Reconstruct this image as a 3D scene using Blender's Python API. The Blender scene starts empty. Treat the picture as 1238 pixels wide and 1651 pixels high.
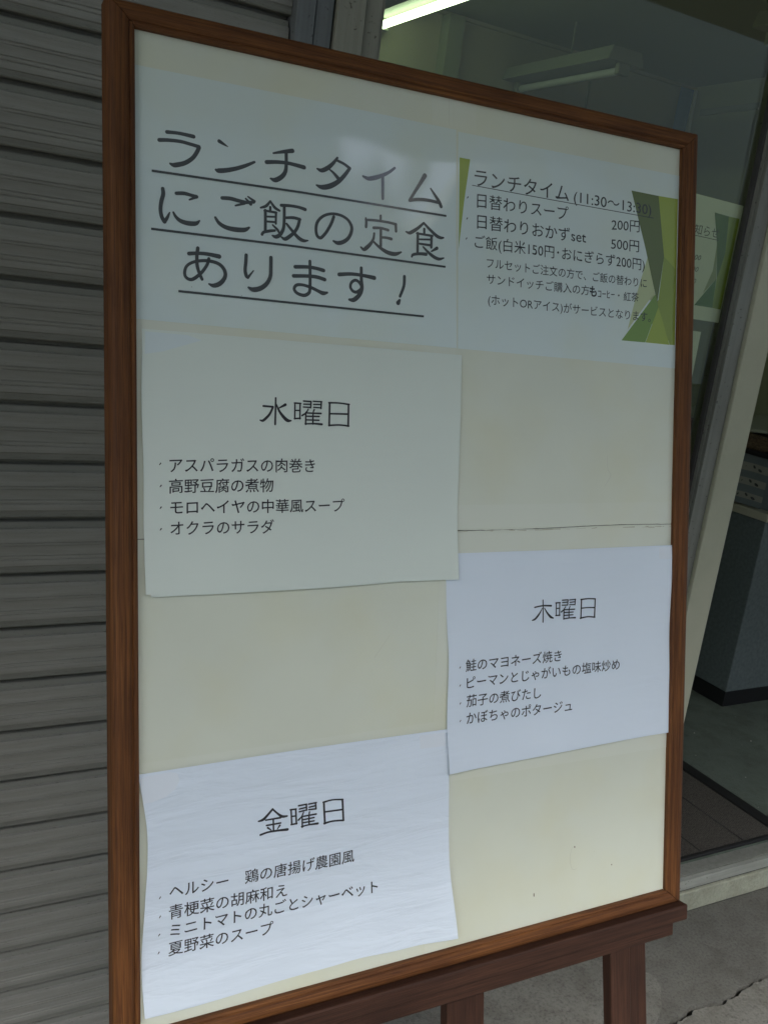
import bpy, bmesh, math, random, json
from mathutils import Vector, Matrix, noise
random.seed(7)
sc = bpy.context.scene
COL = sc.collection
# ------------------------------------------------------------------ camera
cam_d = bpy.data.cameras.new('camera'); cam = bpy.data.objects.new('camera', cam_d); COL.objects.link(cam)
cam_d.sensor_fit = 'VERTICAL'; cam_d.sensor_height = 24.0; cam_d.lens = 24.0*1510/1651
cam_d.clip_start = 0.02; cam_d.clip_end = 500
RX = Vector((0.87129857, -0.47346846, 0.12909850))          # camera right, down and forward in the world
RY = Vector((-0.00422487, -0.27028893, -0.96276998))
RZ = Vector((0.49073511, 0.83831469, -0.2375027))
m = Matrix.Identity(4)
for i in range(3):
    m[i][0] = RX[i]; m[i][1] = -RY[i]; m[i][2] = -RZ[i]
CAM_H = 1.3185
m.translation = Vector((0, 0, CAM_H)); cam.matrix_world = m; sc.camera = cam
# ------------------------------------------------------------------ world, sun, exposure
SUN_EL, SUN_AZ = math.radians(52), math.radians(200)   # azimuth measured from +Y clockwise
w = bpy.data.worlds.new('World'); sc.world = w; w.use_nodes = True
nt = w.node_tree; bg = nt.nodes['Background']
sky = nt.nodes.new('ShaderNodeTexSky'); sky.sky_type = 'NISHITA'; sky.sun_disc = False
sky.sun_elevation = SUN_EL; sky.sun_rotation = SUN_AZ; sky.air_density = 1.0; sky.dust_density = 3.0; sky.ozone_density = 1.0
hs = nt.nodes.new('ShaderNodeHueSaturation'); hs.inputs['Saturation'].default_value = 0.8   # cloud takes the blue out of the sky
nt.links.new(sky.outputs[0], hs.inputs['Color']); nt.links.new(hs.outputs[0], bg.inputs['Color'])
bg.inputs['Strength'].default_value = 0.15
sun_d = bpy.data.lights.new('sun', 'SUN'); sun = bpy.data.objects.new('sun', sun_d); COL.objects.link(sun)
sun_d.energy = 1.4; sun_d.angle = math.radians(14); sun_d.color = (1.0, 0.96, 0.9)
dirv = Vector((math.sin(SUN_AZ)*math.cos(SUN_EL), math.cos(SUN_AZ)*math.cos(SUN_EL), math.sin(SUN_EL)))
sun.rotation_euler = dirv.to_track_quat('Z', 'Y').to_euler()
sc.view_settings.view_transform = 'Standard'; sc.view_settings.look = 'None'
sc.view_settings.exposure = 1.76; sc.view_settings.gamma = 1.0; sc.view_settings.use_curve_mapping = False
try:
    sc.cycles.max_bounces = 10; sc.cycles.transparent_max_bounces = 16; sc.cycles.use_denoising = True
    sc.cycles.caustics_reflective = False; sc.cycles.caustics_refractive = False
except Exception: pass
# ------------------------------------------------------------------ materials
def mat(name, col, rough=0.7, **kw):
    M = bpy.data.materials.new(name); M.use_nodes = True
    b = M.node_tree.nodes['Principled BSDF']
    b.inputs['Base Color'].default_value = (*col, 1); b.inputs['Roughness'].default_value = rough
    for k, v in kw.items(): b.inputs[k.replace('_', ' ')].default_value = v
    return M
def coords(M, uv, scale):
    n = M.node_tree.nodes; l = M.node_tree.links
    tc = n.new('ShaderNodeTexCoord'); mp = n.new('ShaderNodeMapping'); mp.inputs['Scale'].default_value = scale
    l.new(tc.outputs['UV' if uv else 'Object'], mp.inputs['Vector']); return mp.outputs[0]
def noise_tex(M, vec, scale, detail=6, rough=0.6, dist=0.0):
    t = M.node_tree.nodes.new('ShaderNodeTexNoise'); t.inputs['Scale'].default_value = scale
    t.inputs['Detail'].default_value = detail; t.inputs['Roughness'].default_value = rough; t.inputs['Distortion'].default_value = dist
    M.node_tree.links.new(vec, t.inputs['Vector']); return t.outputs[0]
def ramp(M, fac, stops):
    r = M.node_tree.nodes.new('ShaderNodeValToRGB'); e = r.color_ramp.elements
    while len(e) < len(stops): e.new(0.5)
    for k, (p, c) in enumerate(stops): e[k].position = p; e[k].color = (*c, 1) if len(c) == 3 else c
    M.node_tree.links.new(fac, r.inputs[0]); return r.outputs[0]
def mixc(M, fac, a, b, mode='MIX'):
    x = M.node_tree.nodes.new('ShaderNodeMix'); x.data_type = 'RGBA'; x.blend_type = mode
    l = M.node_tree.links
    for sock, v in ((x.inputs[0], fac), (x.inputs[6], a), (x.inputs[7], b)):
        if isinstance(v, (int, float)): sock.default_value = v
        elif isinstance(v, tuple): sock.default_value = (*v, 1)
        else: l.new(v, sock)
    return x.outputs[2]
def setc(M, c): M.node_tree.links.new(c, M.node_tree.nodes['Principled BSDF'].inputs['Base Color'])
def setr(M, c): M.node_tree.links.new(c, M.node_tree.nodes['Principled BSDF'].inputs['Roughness'])
def bump(M, h, strength, dist=0.001, prev=None):
    b = M.node_tree.nodes.new('ShaderNodeBump'); b.inputs['Strength'].default_value = strength; b.inputs['Distance'].default_value = dist
    M.node_tree.links.new(h, b.inputs['Height'])
    if prev is not None: M.node_tree.links.new(prev, b.inputs['Normal'])
    M.node_tree.links.new(b.outputs[0], M.node_tree.nodes['Principled BSDF'].inputs['Normal']); return b.outputs[0]

def wood(name, a, b, c, rough=0.42):
    M = mat(name, b, rough); v = coords(M, True, (5, 240, 1))           # uv: u runs along the grain, in metres
    n1 = noise_tex(M, v, 1.6, 8, 0.62, 0.35)
    v2 = coords(M, True, (26, 1100, 1)); n2 = noise_tex(M, v2, 1.0, 3, 0.6)
    v3 = coords(M, True, (7, 22, 1)); n3 = noise_tex(M, v3, 1.0, 3, 0.5)
    c1 = ramp(M, n1, [(0.30, a), (0.5, b), (0.72, c)])
    pores = ramp(M, n2, [(0.36, (0.50, 0.43, 0.40)), (0.5, (1, 1, 1))])
    c2 = mixc(M, 0.75, c1, pores, 'MULTIPLY')
    big = ramp(M, n3, [(0.28, (0.55, 0.48, 0.45)), (0.5, (1, 1, 1)), (0.72, (1.45, 1.5, 1.55))])
    setc(M, mixc(M, 0.8, c2, big, 'MULTIPLY'))
    M.node_tree.nodes['Principled BSDF'].inputs['Specular IOR Level'].default_value = 0.3
    bump(M, n2, 0.35, 0.0006)
    return M
M_wood = wood('frame_wood', (0.066, 0.023, 0.006), (0.116, 0.042, 0.010), (0.175, 0.070, 0.018), 0.66)
M_wood2 = wood('easel_wood', (0.024, 0.010, 0.0055), (0.041, 0.0165, 0.009), (0.064, 0.027, 0.014), 0.65)

def film(name, col, var=0.06, wave=0.35, rough=0.16):
    M = mat(name, col, 0.45); b = M.node_tree.nodes['Principled BSDF']
    b.inputs['Coat Weight'].default_value = 0.7; b.inputs['Coat Roughness'].default_value = rough; b.inputs['Coat IOR'].default_value = 1.5
    v = coords(M, True, (1, 1, 1)); n1 = noise_tex(M, v, 5, 4, 0.55); n2 = noise_tex(M, v, 420, 2, 0.5)
    c = ramp(M, n1, [(0.3, tuple(x*(1-var) for x in col)), (0.7, tuple(min(1, x*(1+var)) for x in col))])
    yel = ramp(M, noise_tex(M, v, 11, 3, 0.5), [(0.45, (1, 1, 1)), (0.75, (1.0, 0.975, 0.90))])
    sp = ramp(M, noise_tex(M, v, 260, 1, 0.4), [(0.0, (0.35, 0.3, 0.25)), (0.135, (0.5, 0.45, 0.4)), (0.15, (1, 1, 1))])
    c = mixc(M, 1.0, c, yel, 'MULTIPLY'); setc(M, mixc(M, 1.0, c, sp, 'MULTIPLY'))
    v2 = coords(M, True, (1, 1, 1)); n3 = noise_tex(M, v2, 4.5, 1, 0.4)
    bn = M.node_tree.nodes.new('ShaderNodeBump'); bn.inputs['Strength'].default_value = wave; bn.inputs['Distance'].default_value = 0.02
    M.node_tree.links.new(n3, bn.inputs['Height']); M.node_tree.links.new(bn.outputs[0], b.inputs['Coat Normal'])
    bump(M, n2, 0.05, 0.0003)
    return M
M_cream = film('cream_film', (0.63, 0.67, 0.565), 0.04)
M_cream2 = film('clear_tape', (0.645, 0.685, 0.59), 0.03)
M_sheet = film('sheet_under_film', (0.62, 0.72, 0.71), 0.02, 0.55, 0.05)
M_sheet.node_tree.nodes['Principled BSDF'].inputs['Coat Weight'].default_value = 0.9
def under_film(name, col):
    M = mat(name, col, 0.5, Coat_Weight=0.9, Specular_IOR_Level=0.2, Coat_Roughness=0.10)
    return M
M_ink_f = under_film('ink_under_film', (0.035, 0.04, 0.04))
M_ink = mat('toner', (0.016, 0.016, 0.02), 0.5)
def paper(name, col, wr):
    M = mat(name, col, 0.85); v = coords(M, True, (1, 1, 1))
    n = noise_tex(M, v, 900, 3, 0.7); b0 = bump(M, n, 0.14, 0.0003)
    v2 = coords(M, True, (1.0, 5.5, 1.0)); n2 = noise_tex(M, v2, 9, 4, 0.5, 0.4); bump(M, n2, wr, 0.004, b0)
    n3 = noise_tex(M, v, 9, 3, 0.5)
    setc(M, ramp(M, n3, [(0.3, tuple(x*0.975 for x in col)), (0.7, col)]))
    return M
M_paper_g = paper('recycled_copy_paper', (0.66, 0.735, 0.68), 0.12)
M_paper_b = paper('copy_paper', (0.66, 0.75, 0.84), 0.3)
M_paper_w = paper('wrinkled_copy_paper', (0.66, 0.75, 0.84), 0.9)

def metal_paint(name, col, rough=0.5, streak=(1.2, 1, 90), dirt=0.5):
    M = mat(name, col, rough); v = coords(M, False, streak)
    n = noise_tex(M, v, 2.2, 7, 0.65); v2 = coords(M, False, (1, 1, 1)); n2 = noise_tex(M, v2, 5, 6, 0.65)
    sp = noise_tex(M, v2, 140, 2, 0.5)
    c = ramp(M, n, [(0.28, tuple(x*(1-dirt) for x in col)), (0.47, col), (0.75, tuple(x*1.22 for x in col))])
    c = mixc(M, 0.55, c, ramp(M, n2, [(0.3, (0.6, 0.58, 0.55)), (0.6, (1.05, 1.05, 1.05))]), 'MULTIPLY')
    setc(M, mixc(M, 0.8, c, ramp(M, sp, [(0.27, (0.25, 0.22, 0.2)), (0.33, (1, 1, 1))]), 'MULTIPLY'))
    bump(M, n, 0.12, 0.001)
    return M
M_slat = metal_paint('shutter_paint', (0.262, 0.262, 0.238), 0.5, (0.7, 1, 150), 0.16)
M_slat_d = metal_paint('shutter_dirt_shade', (0.20, 0.203, 0.18), 0.6, (0.8, 1, 110), 0.25)  # darker slat bands: some dirt, mostly shading painted into the colour
M_rail = metal_paint('rail_metal', (0.15, 0.165, 0.17), 0.45, (60, 60, 1.0), 0.25)
M_post = metal_paint('post_paint', (0.26, 0.265, 0.22), 0.55, (50, 50, 1.0), 0.2)
M_alu = metal_paint('aluminium_frame', (0.20, 0.21, 0.19), 0.42, (40, 40, 1.5), 0.2)
M_alu2 = metal_paint('worn_aluminium', (0.30, 0.32, 0.29), 0.42, (1.5, 40, 40), 0.2)
M_jamb = mat('cream_jamb_paint', (0.42, 0.42, 0.34), 0.6)
_v = coords(M_jamb, False, (1, 1, 1)); setc(M_jamb, ramp(M_jamb, noise_tex(M_jamb, _v, 6, 8, 0.65), [(0.3, (0.40, 0.41, 0.31)), (0.7, (0.47, 0.48, 0.375))]))
M_dark = mat('dark_gap', (0.012, 0.012, 0.013), 0.8)
M_gasket = mat('rubber_gasket', (0.05, 0.05, 0.05), 0.5)
M_wall_out = metal_paint('facade_render', (0.33, 0.32, 0.29), 0.9, (1.5, 1.5, 1.5), 0.15)
M_canopy = mat('canopy_soffit', (0.62, 0.65, 0.64), 0.8)

def concrete(name, col, amt=0.8):
    M = mat(name, col, 0.9); v = coords(M, False, (1, 1, 1))
    n = noise_tex(M, v, 3.2, 8, 0.65); n2 = noise_tex(M, v, 160, 5, 0.75); n3 = noise_tex(M, v, 17, 6, 0.6, 0.3)
    c = ramp(M, n, [(0.3, tuple(x*0.78 for x in col)), (0.7, tuple(x*1.12 for x in col))])
    c = mixc(M, amt, c, ramp(M, n2, [(0.33, (0.45, 0.44, 0.42)), (0.5, (1, 1, 1)), (0.78, (1.25, 1.25, 1.22))]), 'MULTIPLY')
    c = mixc(M, 0.6, c, ramp(M, n3, [(0.35, (0.66, 0.65, 0.6)), (0.55, (1, 1, 1))]), 'MULTIPLY')
    sp = ramp(M, noise_tex(M, v, 55, 1, 0.3), [(0.83, (0, 0, 0)), (0.85, (1, 1, 1))])
    setc(M, mixc(M, sp, c, (0.6, 0.6, 0.56)))
    b0 = bump(M, n2, 0.9, 0.003); b1 = bump(M, n3, 0.5, 0.010, b0); bump(M, noise_tex(M, v, 520, 2, 0.6), 0.5, 0.0015, b1)
    return M
M_conc = concrete('pavement_concrete', (0.118, 0.118, 0.105))
M_conc2 = concrete('patched_concrete', (0.155, 0.155, 0.138))
M_kerb = concrete('sill_concrete', (0.36, 0.38, 0.30), 0.35)
M_asph = concrete('asphalt', (0.075, 0.077, 0.078))
M_floor = concrete('shop_floor', (0.13, 0.165, 0.135), 0.15)
M_inwall = mat('room_wall', (0.34, 0.32, 0.22), 0.9)
M_inwall2 = mat('room_wall_right', (0.38, 0.40, 0.26), 0.9)
M_ceil = mat('room_ceiling', (0.22, 0.24, 0.16), 0.9)
M_fix = mat('enamel_fixture', (0.25, 0.265, 0.20), 0.5)
M_tube = mat('tube', (1, 1, 1), 0.4); _b = M_tube.node_tree.nodes['Principled BSDF']
_b.inputs['Emission Color'].default_value = (0.80, 1.0, 0.76, 1); _b.inputs['Emission Strength'].default_value = 2.4
M_counter = mat('counter_side', (0.10, 0.115, 0.12), 0.6)
_v = coords(M_counter, False, (1, 1, 1)); setc(M_counter, ramp(M_counter, noise_tex(M_counter, _v, 90, 4, 0.6), [(0.3, (0.10, 0.125, 0.13)), (0.7, (0.15, 0.18, 0.185))]))
M_plinth = mat('plinth_rubber', (0.012, 0.012, 0.014), 0.5)
M_trim = mat('cream_trim', (0.42, 0.41, 0.32), 0.6)
M_box = mat('wicker', (0.16, 0.105, 0.06), 0.8)
_v = coords(M_box, False, (90, 90, 200)); setc(M_box, ramp(M_box, noise_tex(M_box, _v, 1, 3, 0.6), [(0.3, (0.06, 0.04, 0.025)), (0.7, (0.2, 0.14, 0.08))]))
M_cloth = mat('blue_grey_cloth', (0.16, 0.19, 0.20), 0.9)
M_cloth2 = mat('pale_cloth_band', (0.30, 0.31, 0.27), 0.9)
M_cloth3 = mat('motif', (0.05, 0.055, 0.06), 0.9)
M_white = mat('pale_fabric', (0.40, 0.42, 0.33), 0.9)
M_blue = mat('blue_banner_fabric', (0.06, 0.16, 0.34), 0.8)
M_whitep = mat('white_plastic', (0.55, 0.58, 0.56), 0.5)
M_mat = mat('door_mat_pile', (0.035, 0.032, 0.028), 0.95)
_v = coords(M_mat, False, (1, 1, 1)); setc(M_mat, ramp(M_mat, noise_tex(M_mat, _v, 300, 3, 0.7), [(0.3, (0.045, 0.042, 0.036)), (0.7, (0.15, 0.14, 0.12))]))
M_matb = mat('door_mat_border', (0.010, 0.010, 0.010), 0.6)
M_green_leaf = mat('leaf', (0.05, 0.09, 0.035), 0.5)
M_glass = bpy.data.materials.new('window_glass'); M_glass.use_nodes = True
_n = M_glass.node_tree.nodes; _l = M_glass.node_tree.links
for x in list(_n): _n.remove(x)
_o = _n.new('ShaderNodeOutputMaterial'); _mx = _n.new('ShaderNodeMixShader'); _t = _n.new('ShaderNodeBsdfTransparent'); _g = _n.new('ShaderNodeBsdfGlossy'); _f = _n.new('ShaderNodeFresnel')
_t.inputs[0].default_value = (0.87, 0.90, 0.80, 1); _g.inputs['Roughness'].default_value = 0.015; _g.inputs[0].default_value = (0.95, 0.97, 0.92, 1); _f.inputs[0].default_value = 1.5
_ge = _n.new('ShaderNodeNewGeometry'); _mr = _n.new('ShaderNodeMapRange'); _mr.inputs['To Min'].default_value = 1.5; _mr.inputs['To Max'].default_value = 1/1.5
_l.new(_ge.outputs['Backfacing'], _mr.inputs['Value']); _l.new(_mr.outputs[0], _f.inputs[0])      # a pane reflects alike from both of its faces
_l.new(_f.outputs[0], _mx.inputs[0]); _l.new(_t.outputs[0], _mx.inputs[1]); _l.new(_g.outputs[0], _mx.inputs[2]); _l.new(_mx.outputs[0], _o.inputs[0])

# ------------------------------------------------------------------ helpers
def origin(parent):
    o = Vector((0, 0, 0))
    while parent is not None: o += parent.location; parent = parent.parent
    return o
def mk(name, verts, faces, M, parent=None, uvs=None, smooth=False, bevel=0, loc=None, kind=None):
    me = bpy.data.meshes.new(name); off = origin(parent)
    if parent is None and loc is not None: off = Vector(loc)
    me.from_pydata([Vector(v)-off for v in verts], [], faces); me.validate(); me.materials.append(M)
    if uvs is not None:
        ul = me.uv_layers.new(name='UVMap')
        for lp in me.loops: ul.data[lp.index].uv = uvs[lp.vertex_index]
    if smooth:
        for p in me.polygons: p.use_smooth = True
    o = bpy.data.objects.new(name, me); COL.objects.link(o)
    if parent is not None: o.parent = parent
    elif loc is not None: o.location = loc
    if bevel:
        b = o.modifiers.new('bevel', 'BEVEL'); b.width = bevel; b.segments = 2; b.limit_method = 'ANGLE'
    if kind: o['kind'] = kind
    return o
def empty(name, loc, label, cat, group=None):
    o = bpy.data.objects.new(name, None); COL.objects.link(o); o.location = loc; o.empty_display_size = 0.05
    o['label'] = label; o['category'] = cat
    if group: o['group'] = group
    return o
def tag(o, label, cat, group=None):
    o['label'] = label; o['category'] = cat
    if group: o['group'] = group
    return o
BF = [(0, 3, 2, 1), (4, 5, 6, 7), (0, 1, 5, 4), (1, 2, 6, 5), (2, 3, 7, 6), (3, 0, 4, 7)]
def boxv(x0, x1, y0, y1, z0, z1):
    return [(x0, y0, z0), (x1, y0, z0), (x1, y1, z0), (x0, y1, z0), (x0, y0, z1), (x1, y0, z1), (x1, y1, z1), (x0, y1, z1)]
def box(name, x0, x1, y0, y1, z0, z1, M, parent=None, bevel=0, loc=None, kind=None):
    return mk(name, boxv(x0, x1, y0, y1, z0, z1), BF, M, parent, bevel=bevel, loc=loc, kind=kind)
def boxes(name, L, M, parent=None, kind=None, loc=None):
    vs = []; fs = []
    for b in L:
        k = len(vs); vs += boxv(*b); fs += [tuple(i+k for i in f) for f in BF]
    return mk(name, vs, fs, M, parent, kind=kind, loc=loc)

# board frame of reference: s to the right, t down the board, h towards the street, in mm
BO = Vector((0.19352596, 0.81240463, 0.16716593+CAM_H))
BU = Vector((0.99951666, -0.02376266, 0.02004472)); BV = Vector((0.01421407, -0.22411473, -0.97445911))
BN = -BU.cross(BV)
if BN.y > 0: BN = -BN
def P(s, t, h=0.0): return BO + (BU*s + BV*t + BN*h)*0.001

# ------------------------------------------------------------------ the street and the building
WY = 1.2387
# pavement: two slabs with a real open crack between them, dark bed under it
crack = [(1.75, 1.006), (1.683, 1.015), (1.664, 1.019), (1.645, 1.020), (1.631, 1.014), (1.62, 1.013), (1.606, 1.015), (1.593, 1.013), (1.575, 1.004), (1.553, 1.001), (1.530, 0.999), (1.506, 0.996), (1.486, 1.003), (1.466, 1.006), (1.455, 1.010), (1.438, 1.004), (1.417, 0.997), (1.381, 0.991), (1.33, 0.962), (1.27, 0.93), (1.18, 0.86), (1.10, 0.80), (0.98, 0.77), (0.85, 0.70), (0.7, 0.55), (0.6, 0.3), (0.55, -0.4), (0.5, -2.6)]
fine = []
for (a, b) in zip(crack[:-1], crack[1:]):
    for k in range(5):
        f = k/5; x = a[0]+(b[0]-a[0])*f; y = a[1]+(b[1]-a[1])*f
        n_ = noise.noise(Vector((x*45, y*45, 0)))*0.0060 + noise.noise(Vector((x*170, y*170, 3)))*0.0030
        fine.append((x, y+n_))
fine.append(crack[-1])
fine = [(8, 1.10), (3, 1.04), (2.2, 1.03)] + fine
wdt = [0.0022+0.0075*max(0, 0.30+noise.noise(Vector((x*22, y*22, 9))))+0.002*noise.noise(Vector((x*210, y*210, 2))) for x, y in fine]
KY = WY+0.001
A_ = [(x, y+wd) for (x, y), wd in zip(fine, wdt)]; B_ = [(x, y-wd*0.6) for (x, y), wd in zip(fine, wdt)]
def prism(name, poly, z0, z1, M, parent=None, kind=None):
    n = len(poly); vs = [(x, y, z0) for x, y in poly]+[(x, y, z1) for x, y in poly]
    fs = [tuple(range(n, 2*n)), tuple(reversed(range(n)))] + [(i, (i+1) % n, n+(i+1) % n, n+i) for i in range(n)]
    return mk(name, vs, fs, M, parent, kind=kind)
pav = prism('pavement', A_ + [(-6, -2.6), (-6, KY), (8, KY)], -0.05, 0.0, M_conc, kind='structure')
for pl in pav.data.polygons: pass
pav2 = prism('pavement_slab', list(reversed(B_)) + [(8, -2.6)][::-1] if False else ([(8, -2.6)] + B_), -0.05, -0.0015, M_conc2, kind='structure')
# the lifted patch of cement beside the right easel leg
prism('cement_patch', [(1.30, 1.215), (1.36, 1.17), (1.43, 1.114), (1.434, 1.095), (1.426, 1.074), (1.385, 1.03), (1.347, 1.006), (1.26, 0.97), (1.1, 0.97), (0.9, 1.0), (0.8, 1.1), (0.85, 1.215)], -0.01, 0.004, M_conc2, kind='structure')
mk('ground', [(-150, -150, -0.12), (150, -150, -0.12), (150, 150, -0.12), (-150, 150, -0.12)], [(0, 1, 2, 3)], M_asph, kind='structure')
box('pavement_kerb', -6, 8, -2.76, -2.605, -0.119, 0.004, M_kerb, kind='structure', bevel=0.01)
box('road', -40, 40, -9.0, -2.765, -0.118, -0.10, M_asph, kind='structure')
box('far_pavement', -40, 40, -12, -9.005, -0.118, 0.0, M_conc, kind='structure')

# facade above and beside the shop
fac = empty('shop_facade', (0.5, WY, 0), 'rendered shop front wall with unseen concrete canopy above shutter and window', 'building')
box('wall', -6, 8, WY-0.02, WY+0.20, 2.62, 5.6, M_wall_out, fac)
box('wall', -6, -2.1, WY-0.02, WY+0.20, 0, 2.62, M_wall_out, fac)
box('wall', 3.2, 8, WY-0.02, WY+0.06, 0, 2.62, M_wall_out, fac)
box('canopy', -6, 8, -1.06, WY-0.022, 2.68, 2.83, M_canopy, fac)  # unseen; depth and pale soffit set for the light on the board

# roller shutter
zs = [0.3094, 0.2356, 0.1658, 0.0923, 0.0187, -0.0541, -0.1284, -0.2053, -0.2813, -0.3577, -0.4332, -0.509, -0.5847, -0.6605, -0.7363, -0.8098, -0.8802, -0.9505, -1.0163, -1.0858, -1.155, -1.222, -1.290]
zs = [z+CAM_H for z in zs]
while zs[0] < 2.5: zs.insert(0, zs[0]+0.0745)
sh = empty('roller_shutter', (-0.8, WY, 0), 'weathered grey metal roller shutter closed behind the left side of the menu board', 'shutter')
# profile from the top of a slat (0) down (1): (fraction, y towards the street in mm)
prof = [(0.0, -9), (0.038, -9), (0.048, 0.0), (0.06, 1.0), (0.15, 2.2), (0.17, 5.4), (0.24, 6.3), (0.40, 6.6), (0.412, 5.6), (0.425, 6.6), (0.455, 6.6), (0.465, 5.9), (0.475, 6.6), (0.63, 6.6), (0.642, 5.4), (0.66, 6.5), (0.70, 6.5), (0.712, 5.4), (0.73, 6.5), (0.83, 6.4), (0.85, 4.9), (0.92, 4.6), (0.94, 5.4), (0.96, 4.0), (0.968, -9), (1.0, -9)]
xs = [-2.0+2.487*k/8 for k in range(9)]
pm = None
for k in range(len(zs)-1):
    h = zs[k]-zs[k+1]
    if pm is None:
        vs = []; fs = []
        for x in xs:
            for f, d in prof: vs.append((x+0.8, -d*0.001, -f))
        npf = len(prof)
        for i in range(len(xs)-1):
            for j in range(npf-1): fs.append((i*npf+j, i*npf+j+1, (i+1)*npf+j+1, (i+1)*npf+j))
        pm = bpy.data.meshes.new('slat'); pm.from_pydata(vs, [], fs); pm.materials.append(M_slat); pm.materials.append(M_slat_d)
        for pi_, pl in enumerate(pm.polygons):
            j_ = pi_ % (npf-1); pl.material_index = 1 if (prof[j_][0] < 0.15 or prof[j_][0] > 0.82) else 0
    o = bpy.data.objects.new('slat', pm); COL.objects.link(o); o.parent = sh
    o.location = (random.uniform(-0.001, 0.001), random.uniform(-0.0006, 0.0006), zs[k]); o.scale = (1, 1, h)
box('bottom_bar', -2.0, 0.486, WY-0.012, WY+0.02, 0.0, zs[-1]-0.002, M_rail, sh, bevel=0.002)
box('backing', -2.0, 0.486, WY+0.012, WY+0.03, zs[-1], 2.6, M_dark, sh)
gr = empty('shutter_guide_rail', (0.515, WY, 0), 'narrow vertical bluish grey guide rail at the right edge of the shutter', 'guide rail')
box('channel', 0.4885, 0.514, WY-0.022, WY+0.03, 0, 2.6, M_rail, gr, bevel=0.0015)
box('channel', 0.5155, 0.5405, WY-0.018, WY+0.03, 0, 2.6, M_rail, gr, bevel=0.0015)
wp = empty('window_post', (0.58, WY, 0), 'cream painted metal post between the shutter rail and the shop window', 'post')
box('post_face', 0.5435, 0.5835, WY-0.024, WY+0.05, 0, 2.6, M_post, wp, bevel=0.0015)
box('post_face', 0.586, 0.6105, WY-0.016, WY+0.05, 0, 2.6, M_post, wp, bevel=0.0015)
# shop window
win = empty('shop_window', (1.0, WY, 0), 'large shop window pane with greenish glass behind the menu board', 'window')
box('pane', 0.6195, 1.408, WY+0.020, WY+0.025, 0.13, 2.56, M_glass, win)
box('frame_bar', 0.6125, 0.6195, WY-0.006, WY+0.045, 0.13, 2.56, M_post, win, bevel=0.001)
box('frame_bar', 0.612, 1.444, WY-0.006, WY+0.045, 2.562, 2.618, M_alu, win, bevel=0.001)
box('frame_bar', 0.612, 1.444, WY-0.006, WY+0.045, 0.075, 0.128, M_alu, win, bevel=0.001)
box('gasket', 1.4045, 1.4075, WY+0.004, WY+0.0195, 0.13, 2.56, M_alu, win)
box('frame_bar', 1.4085, 1.4430, WY-0.002, WY+0.045, 0.13, 2.56, M_alu, win, bevel=0.001)
box('gasket', 1.3985, 1.4040, WY+0.010, WY+0.0195, 0.13, 2.56, M_gasket, win)
dj = empty('door_jamb', (1.475, WY, 0), 'wide cream door post on the left side of the open shop doorway', 'door frame')
box('post_face', 1.4445, 1.5095, WY-0.010, WY+0.06, 0.062, 2.6, M_jamb, dj, bevel=0.002)
# doorway to the right
box('door_lintel', 1.51, 3.18, WY-0.01, WY+0.06, 2.45, 2.618, M_jamb, bevel=0.002)
tag(bpy.data.objects['door_lintel'], 'cream door lintel over the open shop doorway', 'door frame')
# sill: cream kerb and aluminium threshold with tracks
box('door_sill', 0.486, 3.2, WY, WY+0.30, 0.0, 0.0545, M_kerb, kind='structure', bevel=0.004)
th = empty('door_threshold', (1.9, WY, 0.06), 'pale aluminium sliding door track along the doorway at ground level', 'threshold')
box('track', 0.62, 3.18, WY+0.0015, WY+0.014, 0.0625, 0.0880, M_alu2, th, bevel=0.001)
box('track', 0.62, 3.18, WY+0.017, WY+0.034, 0.0630, 0.0880, M_alu, th, bevel=0.001)
box('track', 0.62, 3.18, WY+0.036, WY+0.056, 0.0630, 0.0850, M_alu, th, bevel=0.001)
box('shadow_joint', 0.62, 3.18, WY+0.008, WY+0.05, 0.0548, 0.0622, M_dark, th)

# ------------------------------------------------------------------ shop interior
FZ = CAM_H-1.235
box('shop_floor', -0.6, 3.90, WY+0.058, 4.02, -0.03, FZ, M_floor, kind='structure')
rm = empty('shop_room', (1.9, 4.0, FZ), 'dim shop interior with olive walls and green ceiling seen through the glass', 'room')
CZ = CAM_H+1.2
box('back_wall', -0.6, 3.90, 4.0, 4.08, FZ, CZ, M_inwall, rm)
box('side_wall', 3.88, 3.96, WY+0.07, 4.0, FZ, CZ, M_inwall2, rm)
box('side_wall', -0.68, -0.60, WY+0.07, 4.0, FZ, CZ, M_inwall, rm)
box('room_front', -0.6, 0.60, WY+0.055, WY+0.09, FZ, CZ, M_inwall, rm)
box('ceiling', -0.7, 3.98, WY+0.07, 4.1, CZ+0.001, CZ+0.06, M_ceil, rm)
box('picture_rail', -0.6, 3.88, 3.985, 3.9995, CZ-0.016, CZ, M_inwall, rm)
box('wall_joint', 3.18, 3.188, 3.992, 3.9995, FZ, CZ-0.02, M_ceil, rm)
box('column', 2.30, 2.38, 3.93, 3.9995, FZ, CZ-0.02, M_ceil, rm)
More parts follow.
